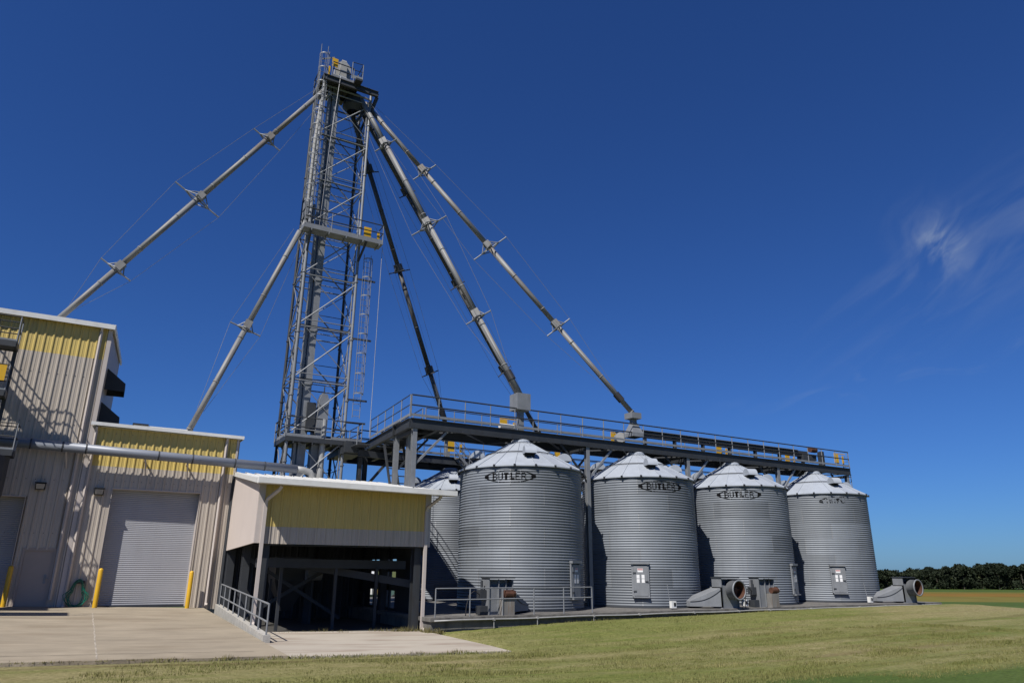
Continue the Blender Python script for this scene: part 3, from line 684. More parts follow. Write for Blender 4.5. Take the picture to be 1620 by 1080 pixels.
# ------------------------------------------------------------------ spouts
def spout(label, A, B_, ts, arms, r, m, end=None, kids=None):
    A, B_ = V(A), V(B_); d = (B_-A).normalized(); t = thing('grain_spout', label, 'spout', tuple(B_), 'grain spouts fanning out from the tower')
    hp = d.cross(V((0, 0, 1))).normalized(); upv = hp.cross(d).normalized()
    L = (B_-A).length; b = MB(); nseg = max(3, int(L/6.))
    cuts = [0]+list(ts)+[1]
    for c0, c1 in zip(cuts, cuts[1:]):
        b.tube(A.lerp(B_, c0), A.lerp(B_, c1), r, 14)
    k = 1.6
    while k < L: p = A+d*k; b.tube(p, p+d*.05, r+.018, 14); k += 2.4
    b.build('pipe', m, t, True)
    tips = [[A+upv*.3, A-upv*.3]]; sides = [[A+hp*.2, A-hp*.2]]
    for tt, al in zip(ts, arms):
        c = A.lerp(B_, tt); b = MB()
        b.bar(c-d*.2, c+d*.2, r*2.6, r*2.6, upv); co = b.build('collar_box', 'spout' if m == 'spout' else 'galvdark', t)
        b = MB(); b.tube(c-upv*al+d*.25, c+upv*al+d*.25, .036, 6); s2 = al*.42
        b.tube(c-hp*s2+d*.25, c+hp*s2+d*.25, .034, 6)
        for a1, a2 in ((upv*al*.55, hp*s2), (upv*al*.55, -hp*s2), (-upv*al*.55, hp*s2), (-upv*al*.55, -hp*s2)): b.tube(c+a1+d*.25, c+a2+d*.25, .03, 6)
        for a1 in (upv*al*.5, -upv*al*.5): b.tube(c+a1+d*.25, c-d*.3, .028, 6)
        b.build('spreader_frame', 'galv' if m == 'spout' else 'galvdark', co)
        tips.append([c+upv*al+d*.25, c-upv*al+d*.25]); sides.append([c+hp*s2+d*.25, c-hp*s2+d*.25])
    tips.append([B_-d*1.5+upv*.15, B_-d*1.5-upv*.15]); sides.append([B_-d*1.5+hp*.15, B_-d*1.5-hp*.15])
    for q in (0, 1):
        b = MB()
        for i in range(len(tips)-1): b.tube(tips[i][q], tips[i+1][q], .009, 5)
        b.build('truss_cable', 'cable', t)
        b = MB()
        for i in range(len(sides)-1): b.tube(sides[i][q], sides[i+1][q], .0065, 5)
        b.build('truss_cable', 'cable', t)
    if end:
        w, h, stem = end; e = B_
        b = MB(); b.box(e.x-w/2, e.x+w/2, e.y-w/2, e.y+w/2, e.z-h, e.z); bx = b.build('flow_box', 'galv', t)
        b = MB(); b.bar((e.x, e.y, e.z-h), (e.x, e.y, stem), .26, .26)
        if h < .4: b.lathe([(.16, e.z-h-.15), (.5, e.z-h-.75), (.5, e.z-h-.95)], 4, e.x, e.y, pi/4)
        b.build('drop_chute', 'galv', bx)
        b = MB(); pp = A.lerp(B_, 1-1.35/L); b.tube(pp, pp+d*.5, r+.05, 14); b.build('rubber_sleeve', 'rubber', t)
    return t
spout('pale spout from the tower top over to the tall beige building', (7.54, 34.2, 25.55), (-2.98, 35, 9.63), [.237, .506, .778], [.85, 1.3, .8], .130, 'spout')
spout('short spout from the middle tower platform to the lower building roof', (6.96, 33.7, 16.42), (3.03, 34, 5.3), [.483], [.75], .130, 'spout')
spout('dark steep spout behind the others reaching the first rear bin', (9.24, 35, 25.82), (17.9, 38.4, 7.9), [.19, .491, .806], [.75, .9, .75], .135, 'spoutdark', (.5, .6, 6.))
spout('thick pale spout ending in a square box over the nearest bin', (9.64, 34, 25.67), (16.69, 27.86, 7.85), [.171, .464, .762], [.7, 1.05, .7], .142, 'spout', (.72, .78, 5.75))
spout('dark spout running just below the thick pale one to rear catwalk', (9.7, 34.8, 25.87), (24.9, 38.4, 7.7), [.234, .496, .755], [.7, .7, .7], .135, 'spoutdark', (.5, .5, 6.))
spout('rightmost long spout ending in a flat box over the second bin', (9.97, 34.2, 25.63), (23.52, 27.86, 7.72), [.231, .484, .733], [.8, 1.15, .8], .130, 'spout', (.62, .30, 6.65))
VS = 1
vb = thing('valve_motor', 'white horizontal cylinder on front catwalk beside the square flow box', 'motor', (16.2, 28.2, ZD))
b = MB(); b.tube((15.95, 28.5, ZD+.22), (16.8, 28.5, ZD+.22), .12, 14); b.build('cylinder', 'boxwhite', vb, False)
b = MB(); b.box(16.05, 16.15, 28.4, 28.6, ZD-.3, ZD+.12); b.box(16.6, 16.7, 28.4, 28.6, ZD-.04, ZD+.12); b.build('foot', 'galv', vb)
vb = thing('valve_motor', 'pale round drum on front catwalk beside the flat flow box', 'motor', (22.9, 28.2, ZD))
b = MB(); b.tube((23.0, 28.3, ZD+.32), (23.2, 28.7, ZD+.32), .26, 18); b.build('drum', 'whitepipe', vb)
b = MB(); b.box(22.95, 23.25, 28.4, 28.6, ZD-.3, ZD+.1); b.build('foot', 'galv', vb)

# ------------------------------------------------------------------ elevator tower
T0X, T1X, T0Y, T1Y = 7.43, 10.15, 33.8, 35.8
tw = thing('elevator_tower', 'tall lattice steel tower holding up the grain elevator', 'tower', (8.8, 34.8, -2))
for x in (T0X, T1X):
    for y in (T0Y, T1Y):
        b = MB(); b.tube((x, y, -2), (x, y, 26.1), .075, 10)
        for z in range(8): b.tube((x, y, 1.5+z*3.2), (x, y, 1.56+z*3.2), .11, 10)
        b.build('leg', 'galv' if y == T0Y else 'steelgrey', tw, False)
NZ = [.4+2.765*k for k in range(10)]
for k, z in enumerate(NZ):
    z1 = z+2.765; b = MB()
    c = [(T0X, T0Y), (T1X, T0Y), (T1X, T1Y), (T0X, T1Y)]
    for i in range(4):
        (xa, ya), (xb, yb_) = c[i], c[(i+1) % 4]
        b.tube((xa, ya, z), (xb, yb_, z), .034, 6); b.tube((xa, ya, z+.36), (xb, yb_, z+.36), .026, 6)
        if z1 < 26.3:
            b.tube((xa, ya, z+.1), (xb, yb_, z1-.05), .034, 6)
            if i in (1, 2, 3): b.tube((xb, yb_, z+.4), (xa, ya, z1-.05), .024, 6)
            else: b.tube((xb, yb_, z+.4), (xa+.4, ya, z1-.1), .02, 6)
        if z1 > 24: b.tube((xa, ya, z1 if z1 < 26 else 25.7), (xb, yb_, z1 if z1 < 26 else 25.7), .03, 6)
    b.build('bay_bracing', 'galv', tw)
def deck(name, x0, x1, y0, y1, z, rails, m='galv', h=.95, th=.10, pt=1.3):
    b = MB(); b.box(x0, x1, y0, y1, z-th, z)
    k = x0+.4
    while k < x1: b.bar((k, y0, z-th-.05), (k, y1, z-th-.05), .05, .1); k += .9
    d = b.build(name, m, tw)
    for r_ in rails: railing(tw, [(*p, z) for p in r_], h, pt, m='steelgrey', toe=.14, parent=d, r=.03)
    return d
low = deck('lower_platform', 7.3, 10.95, 33.62, 35.9, 5.9, [[(7.3, 35.9), (7.3, 33.66), (9.0, 33.66)], [(9.5, 33.66), (11.0, 33.66), (11.0, 34.2)], [(7.3, 35.85), (10.9, 35.85)]], 'steelgrey', .95, .22)
b = MB(); b.box(10.1, 11.05, 33.2, 33.54, 5.3, 5.85); b.box(10.0, 10.9, 33.5, 35.9, 5.25, 5.58); b.build('platform_girder', 'steelgrey', tw)
mid = deck('middle_platform', 7.0, 11.2, 33.0, 33.72, 16.55, [[(7.02, 33.7), (7.02, 33.02), (11.18, 33.02), (11.18, 33.7)]], 'galv', 1.0, .12)
b = MB(); b.bar((10.15, 33.75, 15.5), (10.3, 33.05, 16.4), .09, .09); b.bar((7.43, 33.75, 15.5), (7.4, 33.05, 16.4), .09, .09); b.build('bracket', 'galvdark', tw)
b = MB(); b.box(10.15, 10.55, 33.10, 33.13, 16.75, 17.28); b.box(10.88, 11.02, 33.1, 33.13, 16.75, 17.15); b.build('safety_gate', 'yel', mid)
top = deck('head_platform', 7.3, 9.0, 33.5, 35.7, 26.2, [[(7.3, 35.7), (7.3, 34.6)], [(7.75, 33.52), (8.98, 33.52)], [(7.3, 35.7), (9.0, 35.7)]], 'steelgrey', .95, .14)
b = MB(); b.box(8.95, 9.35, 32.9, 34.9, 26.02, 26.14); ex = b.build('side_platform', 'steelgrey', tw)
railing(tw, [(8.75, 33.05, 26.14), (9.35, 33.0, 26.14), (9.35, 34.9, 26.14)], 1.05, .9, m='steelgrey', toe=.2, parent=ex)
b = MB(); b.ibeam((7.3, 33.42, 25.9), (10.45, 33.42, 25.9), .16, .34, .025); b.ibeam((10.45, 33.5, 25.88), (10.6, 34.9, 25.88), .14, .3, .025); b.ibeam((7.3, 34.9, 25.9), (10.5, 34.9, 25.9), .14, .3, .025)
b.bar((10.4, 33.5, 25.75), (10.2, 33.8, 24.6), .1, .1); b.bar((10.4, 34.8, 25.75), (10.15, 35.7, 24.3), .1, .1); b.bar((10.3, 34.1, 25.7), (9.6, 34.4, 24.4), .12, .12); b.build('head_beam', 'galvdark', tw)
b = MB(); b.box(7.72, 8.05, 33.58, 33.61, 26.9, 27.45); b.box(7.55, 7.65, 33.55, 33.58, 26.25, 26.8); b.build('safety_gate', 'yel', top)
# caged ladders
def cage(x, y, z0, z1, rad, label, back=(0, 1), hoop=.92):
    b = MB()
    for s_ in (-.19, .19): b.tube((x+s_, y, z0-1.2), (x+s_, y, z1), .018, 6)
    z = z0-1.1
    while z < z1-.3: b.tube((x-.19, y, z), (x+.19, y, z), .013, 5); z += .31
    ld = b.build('ladder', 'galv', tw)
    z = z0
    while z <= z1+.01:
        b = MB(); pts = [(x+rad*sin(a)*1.0, y-.02-rad*(1-cos(a))*1.0*0-rad*1.35*abs(cos(a*.5))**1.2, z) for a in [(-pi+2*pi*k/14)*.98 for k in range(15)]]
        pts = [(x+rad*cos(a), y-.12-rad*.9*sin(a)*1.2, z) for a in [-.25+(pi+.5)*k/13 for k in range(14)]]
        for p, q in zip(pts, pts[1:]): b.bar(p, q, .014, .06)
        b.build('hoop', 'galv', ld); ORG
        z += hoop
    b = MB()
    for a in (.1, .8, 1.57, 2.34, 3.04): b.tube((x+rad*cos(a), y-.12-rad*1.08*sin(a), z0), (x+rad*cos(a), y-.12-rad*1.08*sin(a), z-hoop), .011, 5)
    b.build('cage_strap', 'galv', ld)
    return ld
cage(7.27, 33.72, 18.2, 28.2, .27, '')
cage(10.66, 33.75, 8.3, 16.0, .24, '', hoop=1.05)
for z in (8.0, 11.2, 14.5, 5.9+.95):
    b = MB(); b.bar((10.15, 33.75, z), (11.15, 33.7, z), .06, .09); b.build('ladder_bracket', 'galvdark', tw)

be = thing('bucket_elevator', 'bucket elevator trunks rising inside the lattice tower to its head', 'elevator', (8.2, 34.4, -2))
b = MB(); b.box(8.06, 8.44, 34.15, 34.5, -2, 26.3)
for k in range(10): b.box(8.03, 8.47, 34.11, 34.59, .3+k*2.765, .42+k*2.765)
b.build('trunk', 'galv', be)
b = MB(); b.box(7.86, 7.99, 34.2, 34.5, -2, 26.3)
for k in range(10): b.box(7.84, 8.0, 34.17, 34.53, 1.3+k*2.765, 1.4+k*2.765)
b.build('trunk', 'galv', be)
b = MB()
arc = [(8.5+.42*cos(a), 27.35+.42*sin(a)) for a in [pi*k/12 for k in range(13)]]
b.prism([(8.92, 26.3), *arc, (8.08, 26.3)], 34.0, 34.65); hd = b.build('head', 'whitepipe', be)
b = MB(); b.box(8.25, 8.6, 33.66, 33.98, 26.35, 27.5); b.tube((8.3, 33.82, 27.52), (8.55, 33.82, 27.52), .16, 12); b.build('belt_guard', 'whitepipe', hd)
b = MB(); b.tube((8.15, 33.75, 26.36), (8.62, 33.75, 26.36), .16, 14); b.build('motor', 'boxwhite', hd)
b = MB(); b.lathe([(.5, 25.9), (.62, 25.2), (.35, 24.9)], 14, 9.35, 34.4); b.bar((8.7, 34.4, 26.3), (9.3, 34.4, 25.8), .45, .4); b.build('distributor', 'galvdark', hd)
b = MB(); b.bar((7.2, 33.9, 27.35), (7.9, 33.9, 27.75), .05, .07); b.tube((7.55, 33.9, 27.5), (7.6, 33.9, 28.0), .02, 6); b.build('davit', 'galv', hd)
# mid distributor and its pipes at the left of the tower
md = thing('distributor_box', 'twin grey boxes and pipes above left end of the middle platform', 'distributor', (7.4, 34, 16.6))
b = MB(); b.box(7.12, 7.5, 33.9, 34.3, 17.35, 18.35); b.build('box', 'galv', md)
b = MB(); b.box(7.58, 7.71, 33.95, 34.25, 17.0, 18.3); b.build('box', 'galv', md)
b = MB(); b.path([(7.3, 34.1, 18.3), (7.33, 34.1, 22), (7.45, 34.1, 24.8), (8.0, 34.2, 25.6)], .095, 10); b.path([(7.3, 34.1, 17.4), (7.2, 33.95, 16.7), (6.98, 33.7, 16.4)], .13, 10); b.build('pipe', 'whitepipe', md)
for k, z in enumerate(NZ[:9]):
    b = MB(); zm = z+1.4
    for (xa, ya), (xb, yb_) in (((T0X, T0Y), (T0X, T1Y)), ((T1X, T0Y), (T1X, T1Y)), ((T0X, T1Y), (T1X, T1Y))): b.tube((xa, ya, zm), (xb, yb_, zm), .02, 5)
    b.tube((T0X, 34.15, z+.18), (T1X, 34.15, z+.18), .03, 6); b.tube((T0X, 34.6, z+.18), (T1X, 34.6, z+.18), .03, 6)
    b.build('trunk_support', 'steelgrey', tw)
for x, y, z0, z1 in ((7.5, 33.95, 5, 16.4), (10.02, 33.9, 3, 25.5), (7.62, 35.3, 3, 25)):
    b = MB(); b.tube((x, y, z0), (x, y, z1), .035, 8); b.build('conduit', 'galv', tw)
vp = tag(MB().tube((7.62, 34.7, 3.8), (7.62, 34.7, 16.4), .10, 12).build('vent_pipe', 'galv', loc=(7.62, 34.7, 3.8)), 'vertical grey pipe inside the left side of the lattice tower', 'pipe')
cord = tag(MB().path([(8.2, 33.35, 26.2), (8.0, 33.45, 22), (7.93, 33.6, 18), (7.92, 33.68, 17)], .013, 5).build('hoist_rope', 'cable', loc=(8, 33.5, 20)), 'thin rope hanging from the tower head platform', 'rope')
cord = tag(MB().path([(11.28, 33.3, 16.4), (11.28, 33.3, 9), (11.2, 33.1, 6.1)], .014, 5).build('hoist_rope', 'whitepipe', loc=(11.28, 33.3, 12)), 'thin white rope hanging from right end of middle tower platform', 'rope')

se = thing('small_elevator', 'short second elevator with hooded head standing in the tower foot', 'elevator', (9.0, 34.3, -2))
b = MB(); b.box(8.72, 9.2, 34.2, 34.7, -2, 6.4); b.build('trunk', 'galv', se)
b = MB(); b.prism([(8.75, 6.2), (8.9, 5.9), (9.25, 5.9), (9.3, 6.6), (9.3, 7.85), (9.2, 8.15), (8.95, 8.2), (8.85, 7.9)], 33.86, 34.4); hh_ = b.build('head', 'galv', se)
b = MB(); b.box(8.3, 8.72, 34.0, 34.4, 6.3, 7.7); b.build('side_casing', 'steelgrey', hh_)
b = MB(); b.tube((9.1, 34.2, 8.0), (9.1, 34.2, 8.6), .03, 6); b.build('vent', 'galvdark', hh_)
dp = tag(MB().tube((9.16, 33.95, 6.9), (9.18, 33.95, 2.5), .145, 14).tube((9.18, 33.95, 4.0), (9.18, 33.95, 4.5), .175, 14).build('down_spout', 'whitepipe', loc=(9.1, 33.95, 4)), 'white vertical pipe dropping into the shed roof before the tower', 'pipe')

# ------------------------------------------------------------------ ribbed wall sheets
def ribbed(b, x0, x1, z0, z1, y, pitch=.305, dep=.035, phase=0., zl=None, small=True):
    """ribbed sheet facing -Y; outline of ribs in XY swept up Z"""
    pts = [(x0, y)]
    k = math.floor((x0-phase)/pitch)
    while phase+k*pitch < x1:
        c = phase+k*pitch
        for dx, dy in ((-.05, 0), (-.022, -dep), (.022, -dep), (.05, 0), (.125, 0), (.137, -.008), (.165, -.008), (.177, 0)):
            x = c+dx
            if x0+.002 < x < x1-.002: pts.append((x, y+dy))
        k += 1
    pts.append((x1, y)); n = len(pts); zf0 = z0 if callable(z0) else (lambda x: z0); zf1 = z1 if callable(z1) else (lambda x: z1)
    b.add([(x, yy, zf0(x)) for x, yy in pts]+[(x, yy, zf1(x)) for x, yy in pts], [(i, i+1, n+i+1, n+i) for i in range(n-1)])
def gutter(b, x0, x1, y, z, h=.16, d=.14):
    b.prism([(x0, z), (x1, z), (x1, z-h), (x0, z-h)], y-d, y)
def lowz(x): return apz(x, 33)-.05
# tall building
tb_ = thing('tall_building', 'tall beige metal building with yellow band at the left edge', 'building', (-4, 36, -1.5))
YF = 33.
b = MB()
ribbed(b, -2.19, -1.98, lowz, 8.22, YF); ribbed(b, -.90, -.46, lowz, 8.22, YF); ribbed(b, -1.98, -.90, .60, 8.22, YF); ribbed(b, -9, -2.19, 2.55, 8.22, YF); ribbed(b, -9, -5.6, lowz, 2.55, YF)
b.build('wall', 'beige', tb_)
b = MB(); ribbed(b, -9, -.46, 8.221, 9.62, YF); b.build('yellow_band', 'yellow', tb_)
b = MB(); b.add([(-.44, YF, -1.6), (.06, 38.6, -1.6), (.06, 38.6, 9.55), (-.44, YF, 9.62)], [(0, 1, 2, 3)]); b.add([(.06, 38.6, -1.6), (-9, 38.6, -1.6), (-9, 38.6, 9.55), (.06, 38.6, 9.55)], [(0, 1, 2, 3)]); b.build('end_wall', 'door', tb_)  # same wall turned from the sun: its shade put into the darker taupe colour
b = MB(); b.box(-.56, -.43, YF-.06, YF-.001, -1.55, 9.6); b.box(-.43, -.40, YF-.06, YF+.2, -1.55, 9.6); b.build('corner_trim', 'trim', tb_)
b = MB(); b.add([(-9, YF-.22, 9.66), (-.36, YF-.22, 9.66), (.12, 38.7, 9.6), (-9, 38.7, 9.6)], [(0, 1, 2, 3)]); b.prism([(-9, 9.72), (-.34, 9.72), (-.34, 9.52), (-9, 9.52)], YF-.26, YF-.221); b.add([(-9, YF-.22, 9.53), (-.36, YF-.22, 9.53), (-.36, YF, 9.6), (-9, YF, 9.6)], [(3, 2, 1, 0)])
b.bar((-.35, YF-.24, 9.63), (.13, 38.7, 9.57), .05, .2); b.build('roof', 'white', tb_)
b = MB(); b.tube((-.81, YF-.1, -1.2), (-.81, YF-.1, 9.4), .062, 4); b.bar((-.81, YF-.1, 9.4), (-.81, YF-.2, 9.53), .09, .09); b.build('downspout', 'trim', tb_)
b = MB(); b.box(-1.9, -.96, YF+.02, YF+.06, lowz(-1.4), .56); dr = b.build('door', 'door', tb_)
b = MB(); b.box(-1.98, -1.901, YF-.03, YF+.04, lowz(-1.9), .66); b.box(-.959, -.88, YF-.03, YF+.04, lowz(-1), .66); b.box(-1.9, -.96, YF-.03, YF+.04, .561, .66); b.build('frame', 'door', dr)
b = MB(); b.tube((-1.1, YF+.02, -.42), (-1.1, YF-.06, -.42), .03, 10); b.bar((-1.13, YF-.06, -.42), (-.99, YF-.06, -.42), .03, .03); b.box(-1.14, -1.06, YF+.0, YF+.018, -.62, -.3); b.build('handle', 'galv', dr)
def roller(x0, x1, z0f, z1, y, parent):
    b = MB(); n = int((z1-z0f)/.075)*4; vs = []
    for i in range(n+1): z = lerp(z0f, z1, i/n); yy = y-.014*abs(sin(pi*(z-z0f)/.075)); vs += [(x0, yy, z), (x1, yy, z)]
    b.add(vs, [(2*i, 2*i+1, 2*i+3, 2*i+2) for i in range(n)]); d = b.build('roller_door', 'roller', parent)
    b = MB(); b.box(x0, x1, y-.05, y+.03, z0f-.08, z0f+.0); b.build('bottom_bar', 'galvdark', d)
    b = MB(); b.box(x0-.02, x0-.001, YF-.045, y+.03, z0f-.05, z1); b.box(x1+.001, x1+.02, YF-.045, y+.03, z0f-.05, z1); b.box(x0-.02, x1+.02, YF-.045, y+.03, z1+.001, z1+.04); b.build('jamb', 'trim', d)
    return d
roller(-5.6, -2.24, lowz(-3)+.12, 2.51, YF+.38, tb_)
def wall_lamp(x, z, p):
    b = MB(); b.add([(x-.17, YF-.05, z+.12), (x+.17, YF-.05, z+.12), (x+.17, YF-.28, z+.12), (x-.17, YF-.28, z+.12), (x-.17, YF-.05, z-.12), (x+.17, YF-.05, z-.12), (x+.15, YF-.2, z-.12), (x-.15, YF-.2, z-.12)], [(0, 1, 2, 3), (7, 6, 5, 4), (0, 4, 5, 1), (1, 5, 6, 2), (3, 7, 4, 0)])
    b.box(x-.19, x+.19, YF-.30, YF-.03, z+.121, z+.15)
    l_ = b.build('wall_lamp', 'dark', p)
    b = MB(); b.add([(x-.15, YF-.273, z+.09), (x+.15, YF-.273, z+.09), (x+.13, YF-.205, z-.10), (x-.13, YF-.205, z-.10)], [(0, 1, 2, 3)]); b.build('lens', 'glass', l_)
wall_lamp(-1.83, 2.92, tb_)
for z in (7.2, 5.72):                                        # dark hoods on the end wall
    b = MB(); ya, yb_ = 34.0, 35.3; xo = .0
    b.add([(xo-.4, ya, z), (xo+.42, ya+.1, z), (xo+.42, ya+.1, z+.36), (xo-.38, ya, z+.95), (xo-.3, yb_, z), (xo+.46, yb_, z), (xo+.46, yb_, z+.36), (xo-.28, yb_, z+.95)], [(0, 1, 2, 3), (7, 6, 5, 4), (1, 5, 6, 2), (2, 6, 7, 3)]); b.build('louvre_hood', 'dark', tb_)
# dock building
lb = thing('dock_building', 'lower beige metal building with yellow band and grey roller door', 'building', (2.4, 35, -1.5))
DX0, DX1, DZ = .62, 3.9, 2.98
b = MB(); ribbed(b, -.40, DX0-.02, lowz, 3.86, YF); ribbed(b, DX1+.02, 5.16, lowz, 3.86, YF); ribbed(b, DX0-.02, DX1+.02, DZ+.04, 3.86, YF); b.build('wall', 'beige', lb)
b = MB(); ribbed(b, -.40, 5.16, 3.861, 5.42, YF); b.build('yellow_band', 'yellow', lb)
b = MB(); b.box(5.12, 5.2, YF-.05, YF-.002, -1.65, 5.4); b.build('corner_trim', 'trim', lb)
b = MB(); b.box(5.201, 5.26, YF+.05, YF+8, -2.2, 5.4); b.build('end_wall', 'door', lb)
b = MB(); b.add([(-.5, YF-.22, 5.52), (5.32, YF-.22, 5.48), (5.32, 41, 5.62), (-.5, 41, 5.62)], [(0, 1, 2, 3)]); b.prism([(-.56, 5.585), (5.36, 5.525), (5.36, 5.39), (-.56, 5.45)], YF-.27, YF-.221); b.add([(-.5, YF-.22, 5.42), (5.32, YF-.22, 5.38), (5.32, YF, 5.4), (-.5, YF, 5.42)], [(3, 2, 1, 0)]); b.bar((5.34, YF-.25, 5.45), (5.34, 41, 5.55), .04, .14)
b.build('roof', 'white', lb)
b = MB(); b.box(1.0, 3.1, YF+.6, YF+2.2, 5.5, 5.74); rh = b.build('roof_curb', 'white', lb)
b = MB(); b.box(.95, 1.55, YF+.5, YF+2.2, 5.74, 5.80); b.build('hatch', 'dark', rh)
for x in (-.33, 4.69):
    b = MB(); b.tube((x, YF-.1, -1.45 if x < 0 else -1.5), (x, YF-.1, 5.25), .062, 4); b.bar((x, YF-.1, 5.25), (x, YF-.2, 5.40), .09, .09); b.bar((x, YF-.1, -1.42), (x-.02, YF-.25, -1.5), .09, .09); b.build('downspout', 'trim', lb)
roller(DX0, DX1, lowz(2.2)+.10, DZ, YF+.38, lb)
wall_lamp(.16, 2.83, lb)
for par, xa, xb, zs in ((tb_, -4.6, -.5, (1.2, 3.2, 5.4, 7.4, 9.0)), (lb, -.35, 5.1, (3.3, 4.6, 5.2))):
    b = MB()
    for z in zs:
        x = math.ceil(xa/.305)*.305+.09
        while x < xb: b.box(x-.012, x+.012, YF-.012, YF-.0005, z-.012, z+.012); x += .305
    o_ = b.build('screw_row', 'galvdark', par); o_['kind'] = 'stuff'
# yellow bollards
for x, y, l in ((-2.2, 32.7, 'yellow bollard at left image edge beside the dark doorway'), (.70, 32.6, 'yellow bollard left of the sunlit roller door'), (3.95, 32.6, 'yellow bollard right of the sunlit roller door')):
    z = apz(x, y); b = MB(); b.lathe([(.085, z), (.085, z+1.36), (.07, z+1.40), (.03, z+1.425), (.001, z+1.43)], 16, x, y)
    tag(b.build('bollard', 'yel', smooth=True, loc=(x, y, z)), l, 'bollard', 'yellow bollards by the doors')
# garden hose
hz = thing('garden_hose', 'green garden hose hanging on beige wall between the two doors', 'hose', (.08, 32.9, -1.0))
b = MB(); b.box(-.08, .24, 32.82, 32.95, -.62, -.52); b.build('hanger', 'dark', hz)
b = MB(); pts = []
for k in range(150):
    a = k/150*2*pi*8; w = .27+.06*sin(k*.7)+.05*sin(k*.23); x = .06+(w)*sin(a)*(1.25 if cos(a) < 0 else .75)-.05*(1-cos(a))*.5; z = -.98+(.47+.05*sin(k*.41))*cos(a)
    pts.append((x, 32.84+.05*sin(k*.9), max(z, -1.48)))
b.path(pts, .012, 6); b.build('coil', 'hose', hz)
# long duct pipe across both facades
dpz = thing('facade_duct', 'long grey duct running along both facades to the shed roof', 'duct', (3, 32.45, 4.3))
PY = 32.45
b = MB(); b.tube((-3.6, PY, 4.49), (7.7, PY, 4.22), .19, 18, cap=True); b.build('pipe', 'ductpipe', dpz, True)
for x in (-2.4, -1.35, -.55, 2.05, 3.35, 5.05, 6.3):
    b = MB(); z = 4.62-(x+9)*.02395; b.tube((x-.025, PY, z), (x+.025, PY, z), .203, 18); b.build('joint_ring', 'galvdark', dpz)
for x in (-1.2, 1.6, 3.2):
    b = MB(); z = 4.62-(x+9)*.02395; b.bar((x, PY+.05, z-.19), (x+.1, YF-.02, z-.75), .05, .05); b.bar((x, PY, z-.2), (x, YF, z-.2), .05, .05); b.build('bracket', 'trim', dpz)
b = MB(); b.path([(7.6, PY, 4.225), (8.0, PY, 4.2), (8.3, PY-.02, 4.12), (8.42, PY-.03, 3.95), (8.46, PY-.03, 3.6)], .15, 14); b.build('elbow', 'whitepipe', dpz, True)

# ------------------------------------------------------------------ loading shed
sh = thing('loading_shed', 'open low loading shed with white roof and yellow fascia', 'shed', (7.8, 28, -2.1))
YS = 24.7
b = MB(); ribbed(b, 4.92, 10.70, 1.29, 2.72, YS, .305); b.build('yellow_fascia', 'yellow', sh)
b = MB(); ribbed(b, 4.92, 10.70, .745, 1.289, YS, .305); b.build('lower_fascia', 'beige', sh)
b = MB(); b.box(10.701, 10.92, YS-.05, YS+.1, .74, 2.66); b.build('corner_trim', 'trim', sh)
b = MB(); b.box(4.72, 4.919, YS-.05, YS+.1, .76, 2.7); b.build('corner_trim', 'trim', sh)
b = MB(); b.add([(10.93, YS+.1, .74), (11.3, 33, .74), (11.3, 33, 3.7), (10.93, YS+.1, 2.66)], [(0, 1, 2, 3)]); b.build('side_sheet', 'beige', sh)
b = MB(); vs = []
for p in ((4.70, YS-.04, .76), (5.22, 33, .67), (5.22, 33, 3.80), (4.70, YS-.04, 2.68)): vs.append(p)
b.add(vs+[(x+.06, y, z) for x, y, z in vs], [(0, 1, 2, 3), (7, 6, 5, 4), (0, 4, 5, 1), (0, 3, 7, 4)]); b.build('side_panel', 'panel', sh)
b = MB(); rv = [(4.52, 24.12, 2.74), (11.55, 24.12, 2.68), (11.75, 33.0, 3.92), (5.23, 33.0, 3.96)]; b.add(rv+[(x, y, z-.07) for x, y, z in rv], [(0, 1, 2, 3), (7, 6, 5, 4), (0, 4, 5, 1), (1, 5, 6, 2), (2, 6, 7, 3), (3, 7, 4, 0)])
for k in range(17):
    t_ = k/16; p = V(rv[0]).lerp(V(rv[1]), t_); q = V(rv[3]).lerp(V(rv[2]), t_); b.bar(p+V((0, 0.02, .02)), q+V((0, 0, .02)), .04, .05)
b.build('roof', 'white', sh)
b = MB(); b.prism([(4.5, 2.78), (11.58, 2.72), (11.58, 2.54), (4.5, 2.60)], 23.80, 24.118); b.build('gutter', 'white', sh)
b = MB(); b.add([(4.5, 24.12, 2.62), (11.55, 24.12, 2.56), (10.95, YS-.06, 2.60), (4.7, YS-.06, 2.64)], [(3, 2, 1, 0)]); b.build('soffit', 'beige', sh)
b = MB(); b.bar((4.48, 24.05, 2.70), (5.16, 32.95, 3.88), .05, .16); b.build('rake_trim', 'white', sh)
for x, zb_ in ((4.95, -1.75), (10.72, -2.1)):
    b = MB(); s_ = -1 if x > 8 else 1; b.path([(x+.35*(1 if x < 8 else 1), 24.1, 2.56), (x+.3, 24.15, 2.45), (x+.03, 24.55, 2.15), (x, 24.6, 2.0)], .065, 4); b.bar((x, 24.6, 2.02), (x, 24.6, zb_), .11, .09, (0, 1, 0)); b.bar((x, 24.6, zb_+.1), (x-.04, 24.42, zb_), .1, .08); b.build('downspout', 'trim', sh)
for x, y in ((5.15, 25.0), (10.55, 25.0), (5.3, 28.8), (10.8, 29), (5.45, 32.85), (10.9, 32.8), (8.6, 32.8), (8.0, 30.0)):
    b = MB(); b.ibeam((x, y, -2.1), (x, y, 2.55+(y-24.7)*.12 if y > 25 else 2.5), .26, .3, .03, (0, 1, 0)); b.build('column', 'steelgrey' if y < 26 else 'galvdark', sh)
for xa, y, z in ((4.95, 24.95, .85), (5.3, 28.8, .95), (5.3, 32.7, 2.6)):
    b = MB(); b.ibeam((xa, y, z), (10.9, y, z), .15, .3, .02); b.build('header_beam', 'galvdark', sh)
